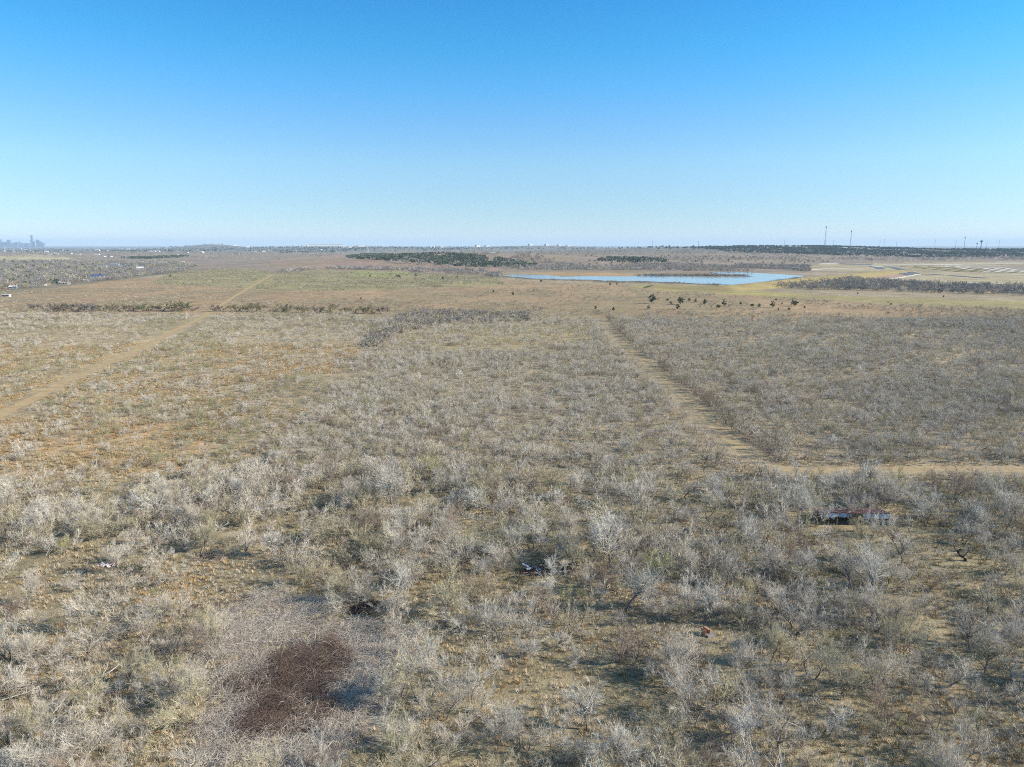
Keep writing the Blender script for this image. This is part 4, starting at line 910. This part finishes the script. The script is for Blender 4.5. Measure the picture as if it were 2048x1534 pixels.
for i in range(16): 
    mb = MB(); mb.corr(rg.uniform(.3, .8), rg.uniform(.2, .45), 2, .05, Matrix.Translation((rg.gauss(0, .8), rg.gauss(0, .4), rg.uniform(.08, .35))) @ rot3(rg.gauss(0, .4), rg.gauss(0, .4), rg.uniform(0, 3)).to_4x4()); mb.build('plastic_sheet', 'white_paint' if i % 4 == 0 else 'pink_plastic', e)
for (x, y, a, lab) in [(1639, 1126, .9, 'upper white pipe lying among trees below the shed'), (1632, 1136, .7, 'lower white pipe lying among trees below the shed')]:
    o = MB().tube([(-.45, 0, .1), (0, 0, .12), (.45, 0, .14)], .07, 8).build('plastic_pipe', 'white_paint', None, pix(x, y), (0, 0, a)); tag(o, lab, 'pipe', 'white pipes below the shed')
# bent dead trunk
e = empty('dead_tree', BENT, 0, .8); tag(e, 'black crooked dead trunk bent like a hook', 'dead tree')
MB().tube([(.25, 0, -.3), (.1, 0, .35), (-.35, .1, .8), (-.9, .15, 1.05), (-1.2, .2, 1.5), (-1.15, .2, 2.0), (-.8, .2, 2.2), (-.5, .15, 2.05)], [.34, .3, .27, .25, .22, .19, .15, .09], 8).build('trunk', 'charred', e)
MB().tube([(-.3, .1, .75), (-.2, -.3, 1.4), (.3, -.4, 2.3)], [.13, .08, .04], 6).build('limb', 'charred', e); MB().tube([(-1.15, .2, 1.7), (-1.8, .3, 2.2), (-2.1, .5, 3.0)], [.12, .08, .03], 6).build('limb', 'charred', e)
o = MB().tube([(0, 0, -.2), (.03, .02, .3), (.12, 0, .6), (.1, .05, .85)], [.17, .14, .12, .04], 8).build('stump', 'pale_wood', None, pix(148, 1219)); tag(o, 'short cream-coloured broken stump in the clearing at left', 'stump')
for (x, y, L_, a, r, m_, lab) in [(205, 1358, 4.5, .9, .06, 'twig_white', 'whitish fallen branch among the left foreground trees'), (640, 1512, 3.2, .75, .06, 'twig_white', 'pale fallen branch at the bottom of the thicket'), (808, 1518, 2.8, -1.0, .06, 'straw', 'cream fallen branch at the bottom edge beside the thicket'),
                        (1000, 1048, 5.0, .3, .07, 'twig_white', 'long white fallen limb behind the yellow-green sapling'), (30, 1400, 5, .5, .06, 'twig_white', 'long pale fallen limb at the left edge')]:
    o = MB().tube([(-L_/2, 0, .1), (-L_/5, .12, .3), (L_/5, -.1, .55), (L_/2, .1, .9)], [r*1.2, r, r*.8, r*.3], 6).add(*(lambda q: (q.v, q.f))(MB().tube([(0, 0, .4), (L_/6, .6, .7), (L_/4, 1.1, 1.0)], [r*.6, r*.4, r*.2], 5))).build('fallen_branch', m_, None, pix(x, y), (0, 0, a)); tag(o, lab, 'branch')
for x, y, lab in [(258, 703, 'small white marker post on the grass swath'), (470, 577, 'white marker post beside the far end of the swath'), (193, 930, 'white marker stub in the orange grass at left')]:
    o = MB().tube([(0, 0, -.2), (0, 0, .6), (0, 0, 1.2)], .09, 6).tube([(0, 0, 1.2), (0, 0, 1.35)], [.12, .06], 6).build('marker_post', 'white_paint', None, pix(x, y)); tag(o, lab, 'post')

# ------------------------------------------------------------------ village, far buildings
def house(px, py, wpx, hpx, depth, wall, roof, label, rz=0, kind='gable', cat='house', name='house', detail=True, p=None, group=None):
    p = p or pix(px, py); s = p.y*_cp/FPX; w, h = wpx*s, hpx*s
    e = empty(name, p, rz); tag(e, label, cat, group)
    hw = h*.62 if kind == 'gable' else h
    MB().box(0, depth/2, hw/2-.3, w, depth, hw+.6).build('wall', wall, e)
    if kind == 'gable':
        o = .5; rh = h-hw
        MB().add([(-w/2-o, -o, hw), (w/2+o, -o, hw), (w/2+o, depth+o, hw), (-w/2-o, depth+o, hw), (-w/2-o, depth/2, h), (w/2+o, depth/2, h), (-w/2-o, -o, hw-.15), (w/2+o, -o, hw-.15), (w/2+o, depth+o, hw-.15), (-w/2-o, depth+o, hw-.15)],
                 [(0,1,5,4), (2,3,4,5), (0,4,3), (1,2,5), (6,9,8,7), (0,6,7,1), (1,7,8,2), (2,8,9,3), (3,9,6,0)]).build('roof', roof, e)
    else: MB().box(0, depth/2, h+.12, w+.6, depth+.6, .25).build('roof', roof, e)
    if detail:
        MB().box(-w*.12, -.03, 1.05, 1.0, .08, 2.1).build('door', 'brown_wood', e)
        for fx in (-.34, .12, .34): MB().box(w*fx, -.03, min(hw*.6, 1.7), 1.3, .08, 1.1).build('window', 'window_dark', e)
    return e
house(194, 557, 26, 8, 9, 'cream_wall', 'navy_roof', 'largest village house with dark navy roof and cream walls', .15)
house(214, 557.5, 11, 7, 7, 'cream_wall', 'brown_roof', 'small cream house right of the navy-roofed house', -.2)
house(156, 556, 26, 5, 8, 'tan_wall', 'brown_roof', 'long brown ranch house left of the navy-roofed one', .1)
house(172, 563, 9, 4, 6, 'cream_wall', 'cream_wall', 'little cream shed in front of the ranch house', .3)
house(126, 569, 17, 5, 7, 'cream_wall', 'grey_roof', 'cream village house with grey roof beside bare trees', .05)
house(110, 566, 14, 3.5, 6, 'grey_metal', 'grey_roof', 'low grey outbuilding left of the cream village house', 0)
house(78, 571.5, 22, 3, 5, 'white_paint', 'white_paint', 'long white trailer home at the village edge', .03, 'flat', 'trailer', 'trailer_home')
house(13, 569.5, 14, 4.5, 7, 'tan_wall', 'navy_roof', 'dark-roofed house at the far left edge', 0)
house(25, 577, 12, 6, 5, 'blue_paint', 'white_paint', 'small light blue cabin with white roof near left edge', .3, cat='cabin')
house(11, 594, 14, 4.2, 3, 'white_paint', 'white_paint', 'white travel trailer parked closest at the left edge', .1, 'flat', 'trailer', 'travel_trailer')
house(48, 545, 16, 3.5, 8, 'cream_wall', 'grey_roof', 'pale house among trees far left', .1)
house(30, 550, 8, 3, 6, 'white_paint', 'white_paint', 'tiny white shed among trees at left', 0, cat='shed')
house(132, 549, 7, 3.5, 6, 'cream_wall', 'grey_roof', 'small cream house half hidden in village trees', .3)
house(280, 540, 12, 6.5, 9, 'white_paint', 'white_paint', 'white house with white roof right of village centre', .4)
house(250, 534.5, 10, 5, 8, 'cream_wall', 'grey_roof', 'cream house beyond the village trees', -.2)
house(228, 532, 16, 5, 10, 'blue_paint', 'grey_roof', 'bluish house beyond the village trees', .1)
house(205, 535, 14, 4, 8, 'cream_wall', 'grey_roof', 'pale green-grey house left of the bluish one', .1)
house(325, 527.5, 12, 4, 9, 'white_paint', 'white_paint', 'white house behind the yellow tree', .1)
house(348, 527.5, 11, 5, 9, 'tan_wall', 'brown_roof', 'tan house right behind the yellow tree', -.1)
house(365, 526.5, 6, 3.5, 7, 'blue_paint', 'white_paint', 'tiny bluish house at the right end of the village', 0)
house(222, 546, 10, 4, 7, 'tan_wall', 'grey_roof', 'grey-roofed house above the navy-roofed one', .2)
house(298, 541.5, 9, 3, 7, 'tan_wall', 'brown_roof', 'low brown house below the yellow tree', .2)
# red pickup at the left edge
p = pix(8, 578.5); e = empty('parked_pickup', p, .2); tag(e, 'red pickup parked by the blue cabin', 'pickup')
mb = MB(); prof2 = [(-2.7, .5), (-2.7, 1.15), (-.6, 1.2), (-.3, 1.85), (1.1, 1.85), (1.6, 1.25), (2.7, 1.1), (2.75, .5)]; k = len(prof2)
mb.add([(x, -.95, z) for x, z in prof2] + [(x, .95, z) for x, z in prof2], [tuple(range(k)), tuple(range(k, 2*k))[::-1]] + [(i, k+i, k+(i+1) % k, (i+1) % k) for i in range(k)]); mb.build('body', 'red_paint', e)
for sx in (-1.7, 1.7):
    for sy in (-.9, .9): MB().tube([(sx, sy-.12, .38), (sx, sy+.12, .38)], .38, 12).build('wheel', 'dark_metal', e)
MB().box(.4, 0, 1.55, 1.1, 1.92, .4).build('window', 'window_dark', e)

# scattered far houses: (x, y, width px, height px)
FH = [(38,498.5,10,2.6),(50,501,8,2.6),(57,501.5,6,2.4),(62,504,7,2),(92,504.5,6,2),(120,500.5,16,1.8),(98,509,6,2.2),(113,509,5,1.8),(138,507.5,8,2.2),(155,509,9,2.2),(194,502,8,2.8),(210,502.5,7,2.4),(193,509.5,9,2.6),(206,514,6,2),(219,514,5,2.4),(243,498.5,8,2.2),(256,499.5,6,2.2),
      (265,497.5,9,1.8),(305,503.5,11,3),(316,504,5,2.4),(370,505.5,10,2.4),(352,510,6,2),(402,505,7,2),(474,508.5,7,2.4),(508,500.5,8,2.4),(527,503.5,9,2),(540,501.5,7,2.4),(588,503.5,8,2.4),(640,501,6,2.4),(657,502.5,6,2),(668,501.5,7,2.4),(986,506.5,10,1.8),(510,503,5,2)]
for i, (x, y, w, h) in enumerate(FH):
    k = i if i < 15 else i-15
    house(x, y, w, h, 12, ('white_paint', 'cream_wall', 'white_paint', 'tan_wall')[i % 4], ('grey_roof', 'white_paint', 'brown_roof')[i % 3], 'far %s house with %s roof, %s from the left %s' % (('white', 'cream', 'white', 'tan')[i % 4], ('grey', 'white', 'brown')[i % 3], ORD[k], 'above the yellow field' if i < 15 else 'beyond the evergreen belt'), random.uniform(-.4, .4), detail=False, group='far houses on the plain')
# warehouses and halls on the horizon, standing on the far plain
def hall(px, ytop, wpx, hpx, d, label, wall='white_paint', roof='white_paint'):
    x = (px-W/2)/FPX*d; z = float(T(x, d)); s = d/FPX
    base = z-.5; h = max(6, hpx*s)+.5; w = wpx*s
    e = empty('warehouse', (x, d, base), .22 if wpx > 40 else .45); tag(e, label, 'warehouse', 'white halls on the horizon'); dp_ = max(30, w*.4)
    MB().box(0, dp_/2, h/2, w, dp_, h).build('wall', wall, e); MB().box(0, dp_/2, h+.5, w+2, dp_+2, 1).build('roof', roof, e)
hall(660, 486.2, 66, 4, 5200, 'longest white warehouse on the horizon'); hall(700, 489.5, 22, 2, 5000, 'low white hall right of the long warehouse'); hall(728, 489.8, 14, 2, 5200, 'short white hall, second right of the long warehouse')
hall(626, 486.8, 8, 3, 5300, 'small white block at the left end of the long warehouse'); hall(770, 490.2, 18, 1.8, 5600, 'thin white hall right of the warehouse group'); hall(868, 491, 9, 2.4, 5200, 'white hall in the middle of the horizon'); hall(886, 491, 8, 2.4, 5200, 'white hall, twin of the middle one')
hall(958, 490, 8, 3.5, 5400, 'tallest white hall right of the middle twins'); hall(976, 491, 7, 2.4, 5400, 'white hall with flat roof left of the lake'); hall(1062, 489, 8, 3, 5800, 'white hall above the lake tip'); hall(1094, 488.8, 7, 3, 5800, 'white hall right above the lake tip'); hall(1118, 489, 6, 2.6, 5800, 'small white hall, third above the lake')
hall(1136, 490.5, 7, 2, 5600, 'low white hall above the lake, rightmost of four'); hall(1290, 491.5, 9, 2, 5200, 'white hall left of the cedar ridge'); hall(1318, 491.5, 7, 2, 5000, 'white hall next to the cedar ridge'); hall(1678, 497.5, 12, 2.2, 2900, 'white house-sized hall inside the ridge forest')
hall(560, 491.5, 9, 2, 5600, 'small pale hall left of the long warehouse'); hall(480, 487.5, 9, 2, 6100, 'small white building on the pale hill'); hall(505, 488.6, 8, 2, 6100, 'white building right of the pale hill')

# distant city skyline
SKY_D = 14000; ss = SKY_D/FPX
def tower(x0, x1, ytop, label, material='tower_glass', slope_to=None, steps=()):
    cx = ((x0+x1)/2-W/2)/FPX*SKY_D; w = (x1-x0)*ss; h = CAMZ + (490-ytop)*ss
    e = empty('skyscraper', (cx, SKY_D, 0), 0); tag(e, label, 'skyscraper', 'towers of the distant city')
    if slope_to is None: MB().box(0, 0, h/2, w, w if w < 60 else 50, h).build('tower_shaft', material, e); MB().box(0, 0, h+3, w*.7, 25, 6).build('roof_cap', 'tower_pale', e)
    else:
        h2 = CAMZ + (490-slope_to)*ss
        MB().add([(-w/2, -25, 0), (w/2, -25, 0), (w/2, -25, h2), (-w*.38, -25, h), (-w/2, -25, h), (-w/2, 25, 0), (w/2, 25, 0), (w/2, 25, h2), (-w*.38, 25, h), (-w/2, 25, h)], [(0,1,2,3,4), (9,8,7,6,5), (0,5,6,1), (1,6,7,2), (2,7,8,3), (3,8,9,4), (4,9,5,0)]).build('tower_shaft', material, e)
        MB().box(-w*.43, 0, h+3, w*.1, 20, 6).build('roof_cap', 'tower_pale', e)
for a in [(81.5, 84.5, 471.5, 'tallest slender tower of the distant skyline'), (80, 82, 481, 'narrow tower leaning against the tallest one', 'tower_pale'), (84.8, 87.5, 483.5, 'short block at the right foot of the tallest tower'), (10, 13, 479.5, 'broad tower at the left of the skyline'), (13.2, 15, 478, 'tower between the two leftmost tall ones', 'tower_pale'), (15.2, 19, 475.2, 'second tallest tower, left skyline group'),
          (21, 23.6, 479.5, 'slim tower right of the left skyline group', 'tower_pale'), (24, 27, 484, 'low block right of the left skyline group'), (29, 33, 485, 'low pale block in the skyline gap', 'tower_pale'), (35, 40.5, 480.3, 'stepped tower in the middle of the left skyline'), (41, 46, 486.5, 'low wide block in mid skyline', 'tower_pale'), (49, 54, 485, 'low block left of a thin spire-like tower'), (57, 59, 483.2, 'thin tower alone in mid skyline'), (62, 67, 486.2, 'low block right of the thin tower', 'tower_pale'), (70, 77, 486.6, 'low wide block left of the tallest tower'), (0, 6, 486, 'low block at the very left edge of the skyline', 'tower_pale')]: tower(*a)
tower(91.5, 106, 480, 'sail-shaped tower with sloping top right of the tallest', 'tower_glass', 487)

# lattice masts on the ridge, poles and water towers
def mast(px, ytop, d, wb, label, name='radio_mast', head=True):
    x = (px-W/2)/FPX*d; z = float(T(x, d)); h = CAMZ + (490-ytop)*d/FPX - z
    e = empty(name, (x, d, z), 0); tag(e, label, 'mast', 'masts on the horizon ridge')
    legs = [(math.cos(a)*wb, math.sin(a)*wb) for a in (1.57, 3.67, 5.76)]; wt = .3
    for lx, ly in legs: MB().tube([(lx, ly, -1), (lx*wt, ly*wt, h)], .30, 4).build('leg', 'steel', e)
    mb = MB(); nb = int(h/5)
    for i in range(nb):
        k0, k1 = 1-(1-wt)*i/nb, 1-(1-wt)*(i+1)/nb
        for q in range(3):
            a, b = legs[q], legs[(q+1) % 3]; mb.tube([(a[0]*k0, a[1]*k0, h*i/nb), (b[0]*k1, b[1]*k1, h*(i+1)/nb)], .15, 3); mb.tube([(a[0]*k0, a[1]*k0, h*i/nb), (b[0]*k0, b[1]*k0, h*i/nb)], .15, 3)
    mb.build('bracing', 'steel', e)
    if head: 
        mb = MB(); 
        for a in range(3): mb.box(math.cos(a*2.1)*2.2, math.sin(a*2.1)*2.2, h-4, 1.4, .6, 5, a*2.1)
        mb.box(0, 0, h-4, 3.2, 3.2, .4); mb.build('antenna', 'steel', e)
mast(1638, 454, 3300, 3.2, 'taller lattice radio mast on the right horizon'); mast(1688, 462, 3300, 2.2, 'shorter lattice radio mast right of the tall one'); mast(1912, 474, 3400, 1.8, 'thin mast left of the water tower')
for i, (x, yt) in enumerate([(1559, 480), (1655, 480), (1746, 481), (1754, 478), (1779, 483), (1854, 479.5), (1895, 481), (1956, 482), (1980, 480.5), (1300, 481), (1390, 481)]):
    d = 4200; X0 = (x-W/2)/FPX*d; z = float(T(X0, d)); h = CAMZ + (490-yt)*d/FPX - z; e = empty('pylon', (X0, d, z), 0)
    tag(e, 'faint thin power pylon on the horizon, %s from the left' % ORD[[2, 3, 4, 5, 6, 7, 8, 9, 10, 0, 1][i]], 'pylon', 'pylons on the horizon')
    MB().tube([(0, 0, -1), (0, 0, h)], [1.0, .5], 5).build('pole', 'steel', e); MB().box(0, 0, h*.9, 9, .5, .5).box(0, 0, h*.78, 9, .5, .5).build('crossarm', 'steel', e)
for px, yt, r, lab in [(1945, 481, 2.6, 'dark bulb-topped water tower on the right horizon'), (1937, 486, 1.5, 'smaller water tower left of the bulb-topped one')]:
    d = 3500; X0 = (px-W/2)/FPX*d; z = float(T(X0, d)); ztop = CAMZ + (490-yt)*d/FPX; rr_ = r*d/FPX; e = empty('water_tower', (X0, d, z), 0); tag(e, lab, 'water tower')
    h = ztop - z; prof3 = [(0, 0), (.45, .12), (.8, .35), (1, .62), (1, .85), (.85, 1.15), (.5, 1.35), (.03, 1.45)]; n = 14; v, f = [], []
    for q, zz in prof3: v += [(math.cos(t*2*math.pi/n)*rr_*q, math.sin(t*2*math.pi/n)*rr_*q, h - rr_*1.45 + zz*rr_) for t in range(n)]
    for j in range(len(prof3)-1): f += [(j*n+t, j*n+(t+1) % n, (j+1)*n+(t+1) % n, (j+1)*n+t) for t in range(n)]
    MB().add(v, f).build('tank', 'steel', e); MB().tube([(0, 0, -1), (0, 0, h-rr_*1.3)], [rr_*.35, rr_*.25], 8).build('stem', 'steel', e)
LPOLES = [(1650, 525, 6), (1728, 532, 5), (1746, 533, 9), (1803, 541, 6), (1803, 545, 5), (1784, 556, 8), (1803, 551, 7), (1839, 562, 9), (1857, 551, 6), (1879, 560, 8), (1871, 545, 7), (1767, 560, 4), (1917, 553, 6), (1966, 572, 9), (2016, 560, 5), (1905, 529, 6), (1840, 530, 4)]
for i, (x, y, hp_) in enumerate(LPOLES):
    p = pix(x, y); h = hp_*p.y/FPX; e = empty('street_lamp', p, 0); tag(e, 'white street lamp pole on the building site, %s from the left' % ORD[sorted(range(len(LPOLES)), key=lambda q: LPOLES[q]).index(i)], 'street lamp', 'street lamps of the building site')
    MB().tube([(0, 0, -.3), (0, 0, h)], [.30, .22], 6).build('pole', 'white_paint', e); MB().box(.9, 0, h, 2.0, .35, .22).build('lamp_head', 'white_paint', e)
for i, (x, yt, y) in enumerate([(10, 492, 504), (28, 499, 506), (190, 487, 497), (333, 486, 500), (487, 485, 498), (736, 490, 505)]):
    p = pix(x, y); h = (y-yt)*p.y/FPX; e = empty('transmission_tower', p, 0); tag(e, 'pale power transmission tower on the far plain, %s from the left' % ORD[i], 'pylon', 'pylons of the far plain')
    MB().tube([(-h*.08, 0, -1), (0, 0, h)], [.7, .5], 5).tube([(h*.08, 0, -1), (0, 0, h)], [.7, .5], 5).build('legs_frame', 'white_paint', e); MB().box(0, 0, h*.88, h*.3, .6, .6).box(0, 0, h*.75, h*.36, .6, .6).build('crossarm', 'white_paint', e)

# ------------------------------------------------------------------ air
m = bpy.data.materials.new('haze_air'); m.use_nodes = True; N, L = m.node_tree.nodes, m.node_tree.links; N.clear()
pv = N.new('ShaderNodeVolumePrincipled'); pv.inputs['Color'].default_value = (.66, .84, 1.0, 1); pv.inputs['Density'].default_value = 6e-5; pv.inputs['Anisotropy'].default_value = .0
out = N.new('ShaderNodeOutputMaterial'); L.new(pv.outputs[0], out.inputs['Volume'])
hz = MB().box(0, 0, 120-3, 66000, 66000, 246).build('haze', m); tag(hz, 'thin bluish air that fades the far plain and city', 'haze', kind='stuff')
